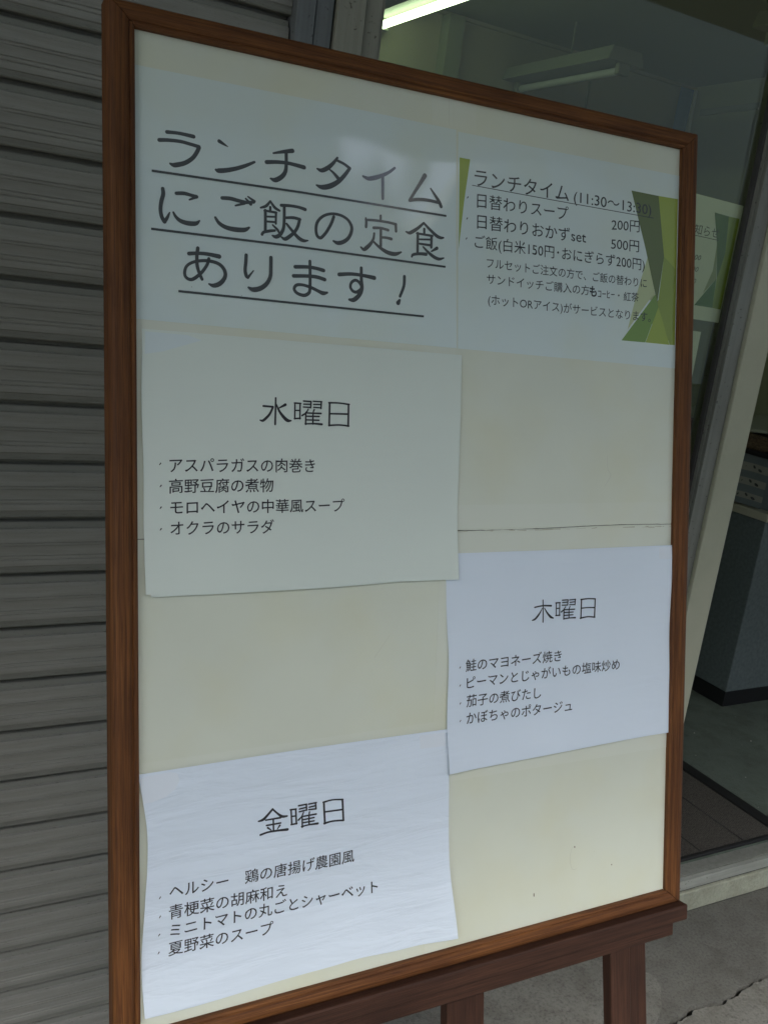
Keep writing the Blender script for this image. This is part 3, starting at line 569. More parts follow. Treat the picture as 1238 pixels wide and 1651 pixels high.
GL = json.loads('''{"t":[[[23.8,77.1,3.08],[28.5,76.7,2.82],[35.1,76.5,2.83],[45.6,77.1,3.25]],[[17.6,84.4,3.2],[25.2,83.3,2.95],[35.0,82.8,2.83],[43.0,83.6,2.84],[50.0,84.5,2.99]],[[50.0,85.1,3.54],[48.3,89.1,3.4],[44.6,94.5,3.39],[38.3,99.3,3.65],[31.0,102.0,3.9],[28.4,102.3,3.09],[26.3,101.6,1.74]],[[67.1,77.2,3.16],[70.6,78.8,2.34],[74.4,80.5,0.83]],[[64.3,100.8,2.06],[66.5,101.2,3.85],[72.7,100.0,3.86],[81.0,97.4,3.47],[89.4,93.8,3.07],[97.6,89.4,2.1]],[[114.5,79.4,1.59],[122.7,77.0,2.87],[131.8,74.7,3.85]],[[108.4,87.8,3.49],[117.8,86.3,3.19],[126.8,85.7,3.04],[135.9,86.3,3.38],[142.6,87.0,3.72]],[[126.1,77.5,3.04],[126.2,86.1,3.04],[125.4,93.1,3.52],[121.9,98.1,4.0],[116.2,101.6,3.98],[112.1,100.9,1.75]],[[174.1,74.0,2.14],[169.9,79.4,3.12],[164.8,84.1,3.93],[159.2,87.1,3.59],[154.9,86.3,1.63]],[[173.8,76.3,2.3],[180.4,78.2,2.48],[186.1,81.2,2.82]],[[186.1,81.2,2.98],[181.3,87.8,3.47],[175.2,94.2,3.95],[167.4,99.2,4.59],[159.7,101.4,4.09],[154.3,100.4,1.63]],[[166.1,84.8,1.31],[170.8,87.8,2.46],[175.2,91.8,3.46]],[[231.1,74.1,2.26],[225.4,78.7,2.71],[218.1,82.8,3.45],[210.8,85.8,4.03],[204.4,87.4,3.57],[199.2,86.1,1.78]],[[219.0,83.2,2.85],[219.1,92.8,2.85],[219.1,103.1,2.55]],[[262.6,76.3,4.45],[258.0,83.6,3.52],[252.2,92.4,2.9],[246.8,100.9,2.74]],[[246.8,100.9,2.59],[255.6,98.8,3.06],[265.9,98.1,3.08],[278.0,98.7,2.79]],[[268.9,87.1,1.54],[273.5,92.3,2.63],[277.9,97.6,3.41],[280.4,102.0,3.26]],[[20.2,122.4,3.01],[20.5,126.7,3.31],[19.0,132.6,3.31],[18.3,139.1,3.16],[19.3,144.7,3.17],[21.5,148.3,3.32]],[[21.5,148.3,3.02],[23.7,144.8,2.57],[25.6,140.6,1.21]],[[31.2,124.5,2.88],[37.5,123.7,3.04],[43.4,124.4,2.75],[47.9,125.0,3.06]],[[47.9,125.0,2.76],[41.9,128.2,1.37]],[[28.7,140.0,1.67],[30.7,143.2,2.58],[34.4,146.0,3.35],[40.4,147.2,3.82],[47.1,146.6,3.53],[50.3,144.0,1.38]],[[69.4,123.0,2.95],[76.3,122.5,3.27],[83.3,123.3,3.13],[89.6,123.9,2.98]],[[88.8,124.8,2.36],[81.0,127.7,1.56]],[[63.7,139.6,2.17],[66.9,143.7,3.1],[72.4,146.4,3.58],[80.2,147.3,4.07],[88.8,146.6,3.77],[93.0,144.2,1.89]],[[90.0,120.7,1.57],[94.4,124.6,2.84]],[[92.0,118.8,1.42],[97.7,121.9,2.37]],[[90.0,123.9,2.67],[97.2,122.7,2.37]],[[111.8,119.8,1.8],[108.2,124.2,2.55],[103.2,126.4,1.65]],[[111.8,119.8,1.8],[115.8,124.6,2.56],[120.1,126.7,1.96]],[[111.8,124.8,2.26],[111.8,127.3,2.26]],[[106.6,128.3,1.95],[117.2,128.7,2.11]],[[107.3,128.2,2.7],[107.4,136.4,2.7],[107.3,145.6,2.7]],[[116.9,129.1,2.11],[116.8,138.0,1.96]],[[108.9,133.1,1.65],[116.2,132.4,1.66]],[[108.9,137.2,1.8],[116.6,136.8,1.81]],[[104.4,148.5,2.55],[105.9,146.5,2.55],[111.3,144.8,2.56],[115.9,143.9,2.11]],[[113.9,139.5,1.51],[118.2,142.9,2.27],[119.7,145.2,1.81]],[[121.6,122.0,2.72],[129.8,121.3,2.58],[137.7,121.5,2.59],[143.7,122.6,3.06]],[[124.4,123.1,2.73],[124.4,133.5,2.73],[123.6,141.5,2.88],[120.5,146.9,3.33],[116.7,149.1,3.17],[113.7,148.4,1.51]],[[125.9,131.9,2.27],[133.0,131.0,2.59],[138.9,131.7,2.6]],[[138.5,131.9,2.75],[137.0,137.7,2.9],[133.8,143.1,2.9],[128.3,148.1,3.34],[124.8,150.0,3.03],[121.9,148.7,1.51]],[[126.6,137.0,2.12],[131.5,142.0,2.59],[137.0,147.1,3.21],[141.8,149.3,3.06],[146.4,148.8,1.23]],[[170.8,125.4,2.8],[168.4,131.6,2.8],[164.3,138.7,2.79],[160.3,143.6,2.79],[157.8,145.2,2.78],[155.0,143.5,2.78],[153.9,138.5,2.78],[154.9,132.6,2.78],[158.6,127.7,2.63],[164.2,124.3,2.48],[170.8,122.8,2.49],[178.2,123.4,2.5],[184.5,126.3,2.66],[188.1,131.4,2.99],[187.9,136.6,3.14],[185.0,142.2,3.3],[180.0,146.1,3.6],[174.6,147.6,3.43],[170.5,146.3,1.71]],[[217.1,118.5,2.25],[217.1,122.7,2.25]],[[202.2,122.5,1.79],[202.7,126.0,2.53],[202.5,130.2,2.53]],[[202.3,124.0,2.23],[212.7,123.3,2.25],[224.2,123.4,2.26],[232.8,124.2,2.58]],[[232.6,124.2,2.73],[232.9,130.4,2.58]],[[210.2,130.0,2.69],[217.7,129.4,2.41],[225.0,130.3,2.57]],[[217.5,130.2,2.56],[217.5,145.5,2.71]],[[218.1,137.6,2.26],[223.4,137.3,2.41],[228.2,137.8,2.87]],[[210.8,134.9,2.1],[210.0,139.9,2.4],[207.2,144.5,3.14],[203.2,148.5,3.73],[200.4,150.3,2.98],[197.5,148.6,1.64]],[[210.0,142.1,1.95],[214.5,145.5,2.55],[220.3,148.7,3.32],[226.0,150.6,3.78],[232.6,150.8,3.49],[238.5,148.5,1.67]],[[262.0,119.3,2.15],[255.9,124.7,2.92],[250.0,128.7,3.37],[246.7,130.2,2.9],[243.3,129.5,1.37]],[[262.0,119.3,2.15],[268.7,124.6,2.78],[275.7,129.3,3.26],[280.1,130.6,2.95],[283.4,130.2,1.71]],[[262.6,124.7,2.46],[262.6,129.0,2.46]],[[254.7,129.6,1.99],[271.4,130.0,2.32]],[[255.8,129.5,2.76],[255.7,138.2,2.76],[255.6,147.7,2.61]],[[270.4,130.3,2.78],[270.2,140.6,2.63]],[[257.7,134.7,1.69],[269.3,133.6,1.86]],[[257.8,138.7,2.0],[269.8,138.8,2.32]],[[249.6,151.4,1.84],[251.1,149.3,2.61],[257.9,147.8,2.77],[264.7,147.5,3.24]],[[261.6,141.2,1.69],[267.3,145.7,2.78],[273.3,149.1,3.26],[278.6,150.4,2.96],[283.8,148.9,1.4]],[[276.3,140.7,3.26],[270.3,144.3,1.39]],[[41.4,171.5,3.21],[48.9,170.4,2.92],[57.3,170.2,3.09],[66.9,171.1,3.73]],[[48.8,166.3,3.07],[48.0,173.3,2.92],[48.3,180.6,2.92],[50.0,186.2,2.77],[52.3,191.1,2.62]],[[58.1,173.8,2.63],[56.5,179.0,2.63],[51.9,185.7,2.78],[45.9,191.0,2.92],[42.1,192.3,2.76],[38.7,190.6,2.6],[37.8,186.7,2.6],[39.5,181.8,2.45],[44.4,178.2,2.45],[52.0,176.1,2.62],[59.6,175.7,2.79],[66.5,177.2,2.95],[70.8,180.8,3.12],[72.2,185.5,3.28],[70.4,190.1,3.59],[66.5,193.8,3.89],[61.8,195.4,3.41],[58.2,194.4,1.55]],[[90.3,167.4,2.99],[90.0,173.2,2.99],[89.4,180.0,3.0],[90.4,184.4,3.16],[91.8,185.8,2.68]],[[91.8,185.9,2.37],[96.8,179.6,1.11]],[[112.4,167.1,3.19],[112.3,175.4,3.19],[111.8,183.1,3.35],[108.5,189.4,3.67],[102.9,193.8,4.13],[96.4,195.5,3.96],[92.3,194.0,1.74]],[[134.6,172.5,3.24],[145.5,171.5,3.04],[153.5,171.7,3.05],[161.3,172.9,3.29]],[[133.0,180.4,3.23],[145.5,179.3,3.04],[154.6,179.2,3.27],[162.4,180.7,3.29]],[[148.4,166.3,2.83],[148.6,178.2,2.83],[148.5,189.6,2.83],[147.3,193.8,3.05],[142.8,196.1,3.04],[136.6,194.8,2.81],[133.8,191.5,2.81],[136.0,187.9,2.81],[142.2,187.3,2.6],[150.1,188.9,2.83],[157.0,191.4,3.06],[161.0,192.6,3.73],[165.0,191.7,1.98]],[[176.4,174.8,3.54],[188.4,173.2,3.11],[200.3,173.4,3.13],[211.2,174.4,3.83]],[[198.1,166.9,2.91],[198.2,176.5,3.13],[198.7,184.9,3.81],[196.2,191.0,4.03],[190.9,195.7,4.01],[186.4,195.9,2.22]],[[198.0,182.3,2.68],[195.6,179.4,2.68],[192.0,178.3,2.68],[188.4,180.8,2.67],[187.5,184.9,2.67],[189.9,188.1,2.67],[193.8,188.6,2.9],[197.4,186.1,2.91]],[[242.1,170.2,3.21],[241.6,178.7,2.98],[237.7,188.4,2.75]],[[237.3,192.0,2.52],[235.8,194.5,4.34]]],"wed":[[[116.7,285.7,1.22],[116.5,297.0,1.22],[116.2,308.3,1.37]],[[105.5,293.0,1.36],[114.2,293.4,1.37]],[[114.2,293.6,1.37],[111.4,299.4,1.52],[107.6,303.5,1.82],[104.9,305.5,1.67],[102.6,305.1,0.91]],[[125.5,291.2,1.99],[119.6,294.3,0.76]],[[116.9,290.4,0.76],[120.0,296.9,1.53],[124.0,301.9,2.14],[127.5,304.7,2.3],[130.9,304.8,0.92]],[[134.0,289.4,1.08],[139.8,289.6,1.08]],[[134.4,289.4,1.08],[134.2,303.1,1.08]],[[139.2,289.8,1.08],[139.0,302.9,1.08]],[[134.4,295.8,0.92],[139.0,295.7,0.93]],[[133.9,302.9,1.08],[139.4,302.5,1.08]],[[142.4,287.4,1.08],[149.5,287.6,1.09]],[[149.5,287.6,1.09],[149.1,293.0,1.09]],[[142.6,290.1,0.93],[149.1,290.0,0.93]],[[142.2,292.6,0.93],[149.1,292.7,0.93]],[[151.5,287.3,0.93],[159.6,287.4,0.94]],[[159.2,287.4,1.25],[158.9,293.4,1.09]],[[151.9,290.0,0.93],[158.8,289.8,0.94]],[[151.9,292.5,0.93],[158.9,292.8,0.94]],[[146.9,294.1,0.78],[144.7,297.6,1.08],[141.0,300.0,1.24]],[[144.5,297.2,1.08],[144.4,307.6,1.08]],[[145.5,297.7,0.93],[158.9,297.7,1.25]],[[145.1,300.5,0.93],[157.2,300.4,1.09]],[[145.1,303.7,0.93],[156.9,303.7,1.09]],[[143.9,307.2,0.93],[152.8,306.8,1.09],[159.7,307.2,1.56]],[[152.6,294.5,1.09],[151.5,297.7,0.93],[151.3,307.0,1.24]],[[166.6,288.0,1.25],[176.2,287.9,1.1],[186.3,288.8,1.27]],[[167.3,288.2,1.41],[166.9,308.1,1.41]],[[185.7,289.0,1.43],[185.5,308.0,1.43]],[[167.5,297.6,1.1],[185.5,297.4,1.27]],[[166.6,308.0,1.26],[176.3,307.3,1.1],[186.0,308.0,1.27]]],"thu":[[[404.9,478.1,1.01],[405.3,488.7,1.01],[405.4,500.5,1.14]],[[394.7,484.8,1.14],[404.4,483.8,1.14],[415.5,484.5,1.53]],[[404.1,486.4,0.63],[400.4,492.0,1.39],[395.6,496.6,1.64],[391.9,497.8,0.88]],[[406.9,486.3,0.76],[410.6,491.5,1.4],[414.9,495.8,1.91],[418.4,497.3,1.02]],[[421.3,482.0,1.02],[426.9,482.0,1.02]],[[421.9,482.0,1.02],[422.0,495.0,0.9]],[[426.3,482.1,1.02],[426.3,495.3,1.03]],[[422.4,487.8,0.9],[426.3,487.7,0.9]],[[421.4,495.0,1.02],[426.8,494.9,1.03]],[[429.6,479.7,1.03],[437.0,479.7,0.9]],[[436.9,479.7,1.03],[436.5,485.1,1.03]],[[429.8,482.2,0.9],[436.2,482.0,0.9]],[[429.3,484.8,0.9],[436.3,485.1,0.9]],[[438.8,480.0,0.9],[446.8,479.8,0.91]],[[446.3,479.8,1.16],[446.1,485.4,1.03]],[[439.4,482.5,0.9],[446.0,482.3,0.91]],[[439.0,485.0,0.9],[446.1,485.2,0.91]],[[434.0,486.5,0.77],[431.4,489.8,1.03],[428.3,491.7,1.15]],[[431.9,489.8,1.03],[431.7,499.4,1.03]],[[432.8,489.7,0.9],[445.8,490.0,1.03]],[[432.6,492.6,0.9],[443.9,492.8,0.9]],[[432.6,495.6,0.9],[443.6,495.6,0.9]],[[431.6,499.1,1.03],[439.3,498.7,0.9],[446.8,498.9,1.29]],[[439.5,486.7,0.9],[438.4,490.2,0.9],[438.4,498.7,1.03]],[[453.9,480.5,1.17],[463.4,480.2,1.04],[473.1,481.0,1.05]],[[454.7,480.5,1.3],[454.3,500.1,1.3]],[[472.9,481.1,1.18],[472.4,500.1,1.31]],[[454.9,489.6,1.04],[463.7,489.5,0.91],[472.1,490.1,1.05]],[[453.5,500.0,1.3],[463.1,499.1,1.04],[472.8,500.2,1.18]]],"fri":[[[114.1,644.4,1.46],[109.6,648.5,1.61],[105.2,652.0,1.89],[100.9,652.8,1.02]],[[114.1,644.4,1.17],[118.6,648.9,1.32],[122.8,652.2,1.91],[127.5,652.6,1.18]],[[107.4,652.9,1.02],[121.3,653.0,1.32]],[[108.2,657.7,1.17],[121.3,657.7,1.18]],[[114.5,653.2,1.17],[114.7,663.0,1.17]],[[109.3,659.9,1.31],[112.5,662.6,0.73]],[[120.5,659.7,1.32],[118.3,662.5,0.73]],[[102.6,665.1,1.46],[109.6,663.9,1.32],[118.6,664.0,1.47],[127.7,664.6,1.92]],[[130.6,647.6,1.18],[136.1,647.9,1.19]],[[131.3,647.7,1.18],[131.7,660.9,1.18]],[[135.7,648.0,1.19],[136.1,661.0,1.19]],[[131.9,653.6,1.04],[135.9,653.8,1.04]],[[131.1,660.8,1.18],[136.5,660.7,1.19]],[[138.5,645.3,1.19],[146.3,645.2,1.04]],[[145.9,645.2,1.19],[146.1,650.3,1.19]],[[139.2,648.3,1.04],[145.7,647.9,1.04]],[[139.0,650.7,1.04],[145.7,650.2,1.04]],[[148.0,645.4,1.04],[155.6,645.2,1.05]],[[154.7,645.2,1.2],[155.1,650.7,1.2]],[[148.6,648.2,1.04],[155.1,647.8,1.05]],[[148.1,650.3,1.04],[155.1,650.7,1.2]],[[143.0,651.6,0.89],[141.1,655.3,1.04],[138.0,657.8,1.34]],[[141.6,655.5,1.04],[141.7,664.9,1.19]],[[142.3,655.3,1.04],[155.1,655.3,1.2]],[[142.1,658.4,1.04],[153.2,658.2,1.05]],[[142.1,661.1,1.04],[153.2,661.2,1.05]],[[141.1,664.4,1.19],[147.7,663.9,1.05],[156.7,664.2,1.65]],[[148.8,652.4,1.04],[148.3,655.8,1.04],[148.3,663.8,1.19]],[[162.4,646.1,1.35],[171.3,645.3,1.06],[181.7,646.6,1.22]],[[162.9,646.1,1.5],[163.6,665.4,1.51]],[[181.3,646.7,1.52],[182.0,665.6,1.52]],[[163.8,654.9,1.2],[180.9,655.6,1.22]],[[163.0,665.3,1.51],[171.4,664.5,1.21],[182.2,665.7,1.37]]]}''')
flat = lambda s, t: 0.0
def flat_h(h): return lambda s, t: h
# left sheet
shL = slab('title_sheet', [(-3.5, 29.2), (183.7, 28.6), (296.3, 29.2), (297.5, 138), (299.2, 231.6), (137, 229.6), (-3.5, 227.4)], 0.12, 0.22, M_sheet, board)
brush('title_lettering', GL['t'], M_ink_f, shL, flat_h(0.22), 0.10, 5)
for pts in ([(11.3, 109.5, 1.9), (141.0, 108.6, 1.9), (286.1, 109.9, 1.9)], [(10.6, 155.3, 1.9), (131.2, 155.1, 1.9), (285.8, 156.9, 1.9)], [(32.5, 202.6, 1.9), (148.8, 203.7, 1.9), (262.9, 204.7, 1.9)]):
    n_ = 30; ln = []
    for a, b in zip(pts[:-1], pts[1:]):
        for k in range(n_): ln.append((a[0]+(b[0]-a[0])*k/n_, a[1]+(b[1]-a[1])*k/n_))
    ln.append(pts[-1][:2]); w_ = 1.9
    vs = [P(s, t-w_/2, 0.72) for s, t in ln]+[P(s, t+w_/2, 0.72) for s, t in ln]; m_ = len(ln)
    mk('underline', vs, [(k, m_+k, m_+k+1, k+1) for k in range(m_-1)], M_ink_f, shL)
# right sheet with printed green shapes
shR = slab('price_sheet', [(298.2, 30.4), (416, 30.6), (583, 29.9), (583, 235.6), (440, 233.5), (300.6, 231.8)], 0.12, 0.22, M_sheet, board)
G1 = under_film('print_dark_green', (0.115, 0.155, 0.050)); G2 = under_film('print_olive_green', (0.30, 0.38, 0.060)); G3 = under_film('print_pale_olive', (0.46, 0.53, 0.30))
G4 = under_film('print_mid_green', (0.17, 0.29, 0.060)); G5 = under_film('print_yellow_green', (0.30, 0.39, 0.06)); G6 = under_film('print_olive_shade', (0.24, 0.32, 0.055))
for poly, M in (([(300.1, 53.9), (311.9, 53.9), (305.5, 94.8), (300.3, 138.4)], G2),
                ([(511.6, 54.7), (549.3, 55.1), (558.9, 117.7), (550.7, 167.3), (532.6, 112.2)], G1),
                ([(549.3, 55.1), (576.7, 54.7), (577.0, 130), (558.9, 117.7)], G2),
                ([(558.9, 117.7), (577.0, 130), (577.2, 210.6), (569.9, 210.7), (551.3, 169.4)], G6),
                ([(535.6, 121.2), (550.0, 167.3), (547, 156.5), (510.0, 198.9), (521.4, 161.4)], G3),
                ([(548.6, 158), (552.4, 171.4), (534.9, 210.4), (502.1, 210.5)], G4),
                ([(552.8, 171.4), (569.5, 210.7), (535.3, 210.4)], G5)):
    slab('printed_shape', poly, 0.24, 0.30, M, shR)
slab('printed_shape', [(549, 168), (572, 140), (577, 205), (540, 209.5)], 0.225, 0.235, G6, shR)
RT = [("ランチタイム", 316.9, 69.9, 429.6, 70.2, 18.6), ("(11:30〜13:30)", 435.8, 71.3, 539.3, 71.3, 15.3), ("日替わりスープ", 320.1, 91.0, 429.3, 89.7, 15.4),
      ("200円", 485.5, 93.0, 523.5, 90.4, 14.2), ("日替わりおかずset", 320.4, 110.6, 452.4, 110.2, 15.4), ("500円", 485.4, 112.4, 523.4, 111.2, 14.2),
      ("ご飯(白米150円･おにぎらず200円)", 318.0, 129.7, 531.8, 129.7, 14.0), ("フルセットご注文の方で、ご飯の替わりに", 332.0, 148.4, 535.1, 148.7, 11.0),
      ("サンドイッチご購入の方", 332.2, 163.6, 457.7, 163.4, 11.0), ("ｺｰﾋｰ", 469.2, 165.1, 491.4, 164.4, 10.4), ("・", 496.0, 164.9, 498.0, 164.6, 10.1),
      ("紅茶", 503.6, 165.1, 524.3, 164.3, 10.6), ("(ホットORアイス)がサービスとなります。", 334.1, 183.1, 541.7, 183.9, 11.4)]
for r in RT: lettering(*r, M_ink_f, shR, flat_h(0.30), 0.10, 0.003)
lettering("も", 458.1, 163.8, 467.5, 163.6, 12.4, M_ink_f, shR, flat_h(0.30), 0.16, 0.03)
slab('underline', [(314.3, 77.2), (430, 78.2), (543.0, 78.8), (543.0, 79.5), (430, 78.9), (314.3, 77.9)], 0.34, 0.37, M_ink_f, shR)
def bullets(L, M, parent, hf, w_=1.0): brush('bullet', [[(s-0.45, t+0.7, w_*0.7), (s+0.45, t-0.6, w_)] for s, t in L], M, parent, hf, 0.14)
for b in ((309.5, 89.6), (309.1, 109.3), (308.6, 128.0)): bullets([b], M_ink_f, shR, flat_h(0.30), 1.1)

# loose sheets taped on top --------------------------------------------------
def interp(poly, f):
    d = [0]
    for a, b in zip(poly[:-1], poly[1:]): d.append(d[-1]+math.hypot(b[0]-a[0], b[1]-a[1]))
    x = f*d[-1]
    for i in range(len(poly)-1):
        if x <= d[i+1] or i == len(poly)-2:
            k = (x-d[i])/(d[i+1]-d[i]); return (poly[i][0]+(poly[i+1][0]-poly[i][0])*k, poly[i][1]+(poly[i+1][1]-poly[i][1])*k)
def sheet(name, top, bot, left, right, hf, M, label):
    top, bot, left, right = [smooth_line(e, 4) for e in (top, bot, left, right)]
    NU, NV = 66, 48; vs = []; uv = []; c = [top[0], top[-1], bot[0], bot[-1]]
    for j in range(NV+1):
        for i in range(NU+1):
            u, v = i/NU, j/NV; T = interp(top, u); B = interp(bot, u); L = interp(left, v); Rr = interp(right, v)
            q = []
            for k in (0, 1):
                q.append((1-v)*T[k]+v*B[k]+(1-u)*L[k]+u*Rr[k]-((1-u)*(1-v)*c[0][k]+u*(1-v)*c[1][k]+(1-u)*v*c[2][k]+u*v*c[3][k]))
            vs.append(P(q[0], q[1], hf(*q))); uv.append((q[0]*0.001, -q[1]*0.001))
    fs = [(j*(NU+1)+i, (j+1)*(NU+1)+i, (j+1)*(NU+1)+i+1, j*(NU+1)+i+1) for j in range(NV) for i in range(NU)]
    base = P((left[0][0]+right[0][0])/2, bot[0][1], 0)
    o = mk(name, vs, fs, M, None, uv, smooth=True, loc=base)
    tag(o, label, 'paper sheet', 'menu sheets taped to the board'); return o
def sm(x, a, b): x = min(1, max(0, (x-a)/(b-a))); return x*x*(3-2*x)
def h_wed(s, t):
    return 0.9+2.6*sm(t, 380, 450)*(0.5+0.5*math.cos((s-140)/120))+1.2*sm(s, 250, 304)+0.35*math.sin(s*0.021+t*0.012)+1.0*sm(40-s, 0, 40)*sm(t, 260, 320)
wed = sheet('menu_sheet', [(2.9, 235), (60, 235.4), (137, 236.2), (220, 237), (303.9, 238.1)], [(4.2, 448.8), (70, 449.3), (137.8, 449), (220, 450), (302.8, 451.6)],
            [(2.9, 235), (2.0, 300), (3.3, 345), (3.2, 400), (4.2, 448.8)], [(303.9, 238.1), (303.4, 300), (302.2, 345), (301.2, 400), (302.8, 451.6)], h_wed, M_paper_g,
            'greyish Wednesday menu sheet headed 水曜日, upper left of the three taped sheets')
und = sheet('spare_sheet', [(6, 240), (150, 240), (300, 242)], [(8.5, 451.3), (150, 452.0), (240, 450.5), (300.5, 448)], [(6, 240), (6.5, 345), (8.5, 451.3)], [(300, 242), (299, 345), (300.5, 448)],
            lambda s, t: h_wed(s, t)-0.45, M_paper_g, 'second greyish sheet peeping out below the Wednesday menu sheet')
def h_thu(s, t):
    wav = math.sin((t-430)*0.052)*0.9*sm(s, 520, 584)
    return 0.7+4.6*sm(t, 585, 638)*(1-0.5*sm(s, 430, 580))+1.5*sm(330-s, 0, 40)*sm(t, 470, 600)+wav+1.2*sm(s, 540, 584)+0.25*math.sin(s*0.03+t*0.02)
thu = sheet('menu_sheet', [(289.3, 426.6), (350, 427), (424, 427.6), (500, 427.8), (585.0, 427.9)], [(292.1, 638.8), (360, 637.8), (428.7, 636.4), (500, 635.4), (583.0, 635.8)],
            [(289.3, 426.6), (291.2, 490), (293.6, 530), (291.8, 580), (292.1, 638.8)], [(585.0, 427.9), (582.9, 477), (584.6, 511), (581.6, 566), (582.6, 600), (583.0, 635.8)], h_thu, M_paper_b,
            'bluish white Thursday menu sheet headed 木曜日, taped at the right edge of the board')
def h_fri(s, t):
    edge = 2.6*sm(30-s, 0, 28)*max(0, math.sin((t-625)*0.026))
    return 1.9+edge+6.0*sm(s, 255, 305)*sm(t, 720, 803)+3.4*sm(t, 755, 803)*(0.5+0.5*math.sin(s*0.034+0.6))+0.7*math.sin(t*0.055+s*0.014)*sm(t, 605, 640)+0.3*math.sin(t*0.15-s*0.02)*sm(t, 610, 650)*sm(300-s, 0, 200)+1.4*sm(t, 735, 770)*sm(798-t, 0, 30)*math.exp(-((s-190)/38)**2)+0.35*sm(t, 740, 800)
fri = sheet('menu_sheet', [(-2.7, 596.2), (60, 595.6), (138.3, 594.9), (220, 595.3), (293.2, 596.0)], [(1.0, 800.6), (90, 800.8), (160, 799.0), (200, 797.2), (240, 800), (304.0, 802.6)],
            [(-2.7, 596.2), (1.9, 623.7), (4.8, 655.4), (2.3, 696.7), (0.2, 730), (-0.6, 765), (1.0, 800.6)], [(293.2, 596.0), (294.8, 650), (295.8, 697.1), (297.4, 745), (304.0, 802.6)], h_fri, M_paper_w,
            'wrinkled white Friday menu sheet headed 金曜日, lowest of the three taped sheets')
for key, par, hf in (('wed', wed, h_wed), ('thu', thu, h_thu), ('fri', fri, h_fri)): brush('heading_lettering', [[(a, b_, w_*1.22+0.12) for a, b_, w_ in st_] for st_ in GL[key]], M_ink, par, hf, 0.22, 4)
WT = [("アスパラガスの肉巻き", 24.5, 344.3, 153.3, 343.9, 13.4), ("高野豆腐の煮物", 24.0, 361.4, 114.6, 361.0, 13.2), ("モロヘイヤの中華風スープ", 25.0, 378.8, 182.2, 379.2, 13.2), ("オクラのサラダ", 25.0, 395.9, 115.1, 396.6, 13.2)]
TT = [("鮭のマヨネーズ焼き", 312.8, 536.8, 430.0, 537.3, 13.2), ("ピーマンとじゃがいもの塩味炒め", 314.3, 553.8, 507.7, 553.3, 13.2), ("茄子の煮びたし", 314.0, 571.6, 404.6, 573.1, 13.2), ("かぼちゃのポタージュ", 314.3, 588.6, 444.3, 590.7, 13.2)]
FT = [("ヘルシー　鶏の唐揚げ農園風", 22.4, 699.2, 193.7, 701.4, 13.4), ("青梗菜の胡麻和え", 21.9, 716.7, 128.0, 719.8, 13.4), ("ミニトマトの丸ごとシャーベット", 22.9, 732.7, 218.5, 735.1, 13.4), ("夏野菜のスープ", 21.7, 748.6, 115.0, 751.2, 13.4)]
for T, par, hf in ((WT, wed, h_wed), (TT, thu, h_thu), (FT, fri, h_fri)):
    for r in T: lettering(*r, M_ink, par, hf, 0.24, 0.006)
for L, par, hf in (([(16.8, 343.0), (17.2, 360.9), (17.1, 378.6), (17.0, 396.2)], wed, h_wed), ([(306.3, 537.5), (306.5, 555.1), (306.8, 572.6), (307.0, 589.8)], thu, h_thu), ([(14.3, 701.7), (14.2, 717.8), (13.7, 733.6), (13.6, 749.4)], fri, h_fri)):
    for b in L: bullets([b], M_ink, par, hf, 1.0)

# clear tape on corners of the loose sheets, scuffs on the film
M_tape = mat('sticky_tape', (0.72, 0.79, 0.86), 0.25, Coat_Weight=0.6, Coat_Roughness=0.2)
def tape(poly, par, hf, M=M_tape):
    n = len(poly); cx_ = sum(p[0] for p in poly)/n; cy_ = sum(p[1] for p in poly)/n
    vs = [P(cx_, cy_, hf(cx_, cy_)+0.2)]+[P(s, t, hf(s, t)+0.16) for s, t in poly]
    mk('tape', vs, [(0, k+1, (k+1) % n+1) for k in range(n)], M, par, smooth=True)
tape([(-2, 600), (6, 598.5), (24, 597.8), (30, 600), (31.5, 606), (28, 613), (20, 618), (9, 621), (1.5, 621)], fri, h_fri)
tape([(262, 598), (290, 598.5), (290.5, 612), (262.5, 611)], fri, h_fri)
tape([(5, 237), (40, 237.6), (52, 241), (20, 252), (5, 255)], wed, h_wed, mat('matt_tape', (0.62, 0.71, 0.72), 0.6))
tape([(560, 430), (582, 430), (581.5, 443), (560, 442.5)], thu, h_thu)
M_scuff = mat('scuff', (0.50, 0.52, 0.43), 0.6); M_grime = mat('grime', (0.42, 0.41, 0.31), 0.8)
for st_ in ([(486, 331, 0.3), (487, 345, 0.35), (491, 352, 0.4), (483, 363, 0.3)], [(449, 741, 0.3), (446, 752, 0.5), (449, 765, 0.4), (455, 766, 0.3)], 
            [(288, 0, 0.3), (288.4, 26, 0.3)], [(230, 500, 0.2), (214, 520, 0.25)]):
    brush('scratch', [st_], M_scuff, board, flat, 0.16)
rg = random.Random(3)
gr_ = []
for k in range(46):
    s_ = rg.uniform(0, 578); w_ = rg.uniform(0.3, 1.1); gr_.append([(s_, 404.1+0.0055*s_+rg.uniform(-0.7, 0.7), w_*0.5), (s_+rg.uniform(2, 16), 404.2+0.0055*s_+rg.uniform(-0.6, 0.6), w_)])
brush('joint_grime', gr_, M_grime, board, flat, 0.14)['kind'] = 'stuff'
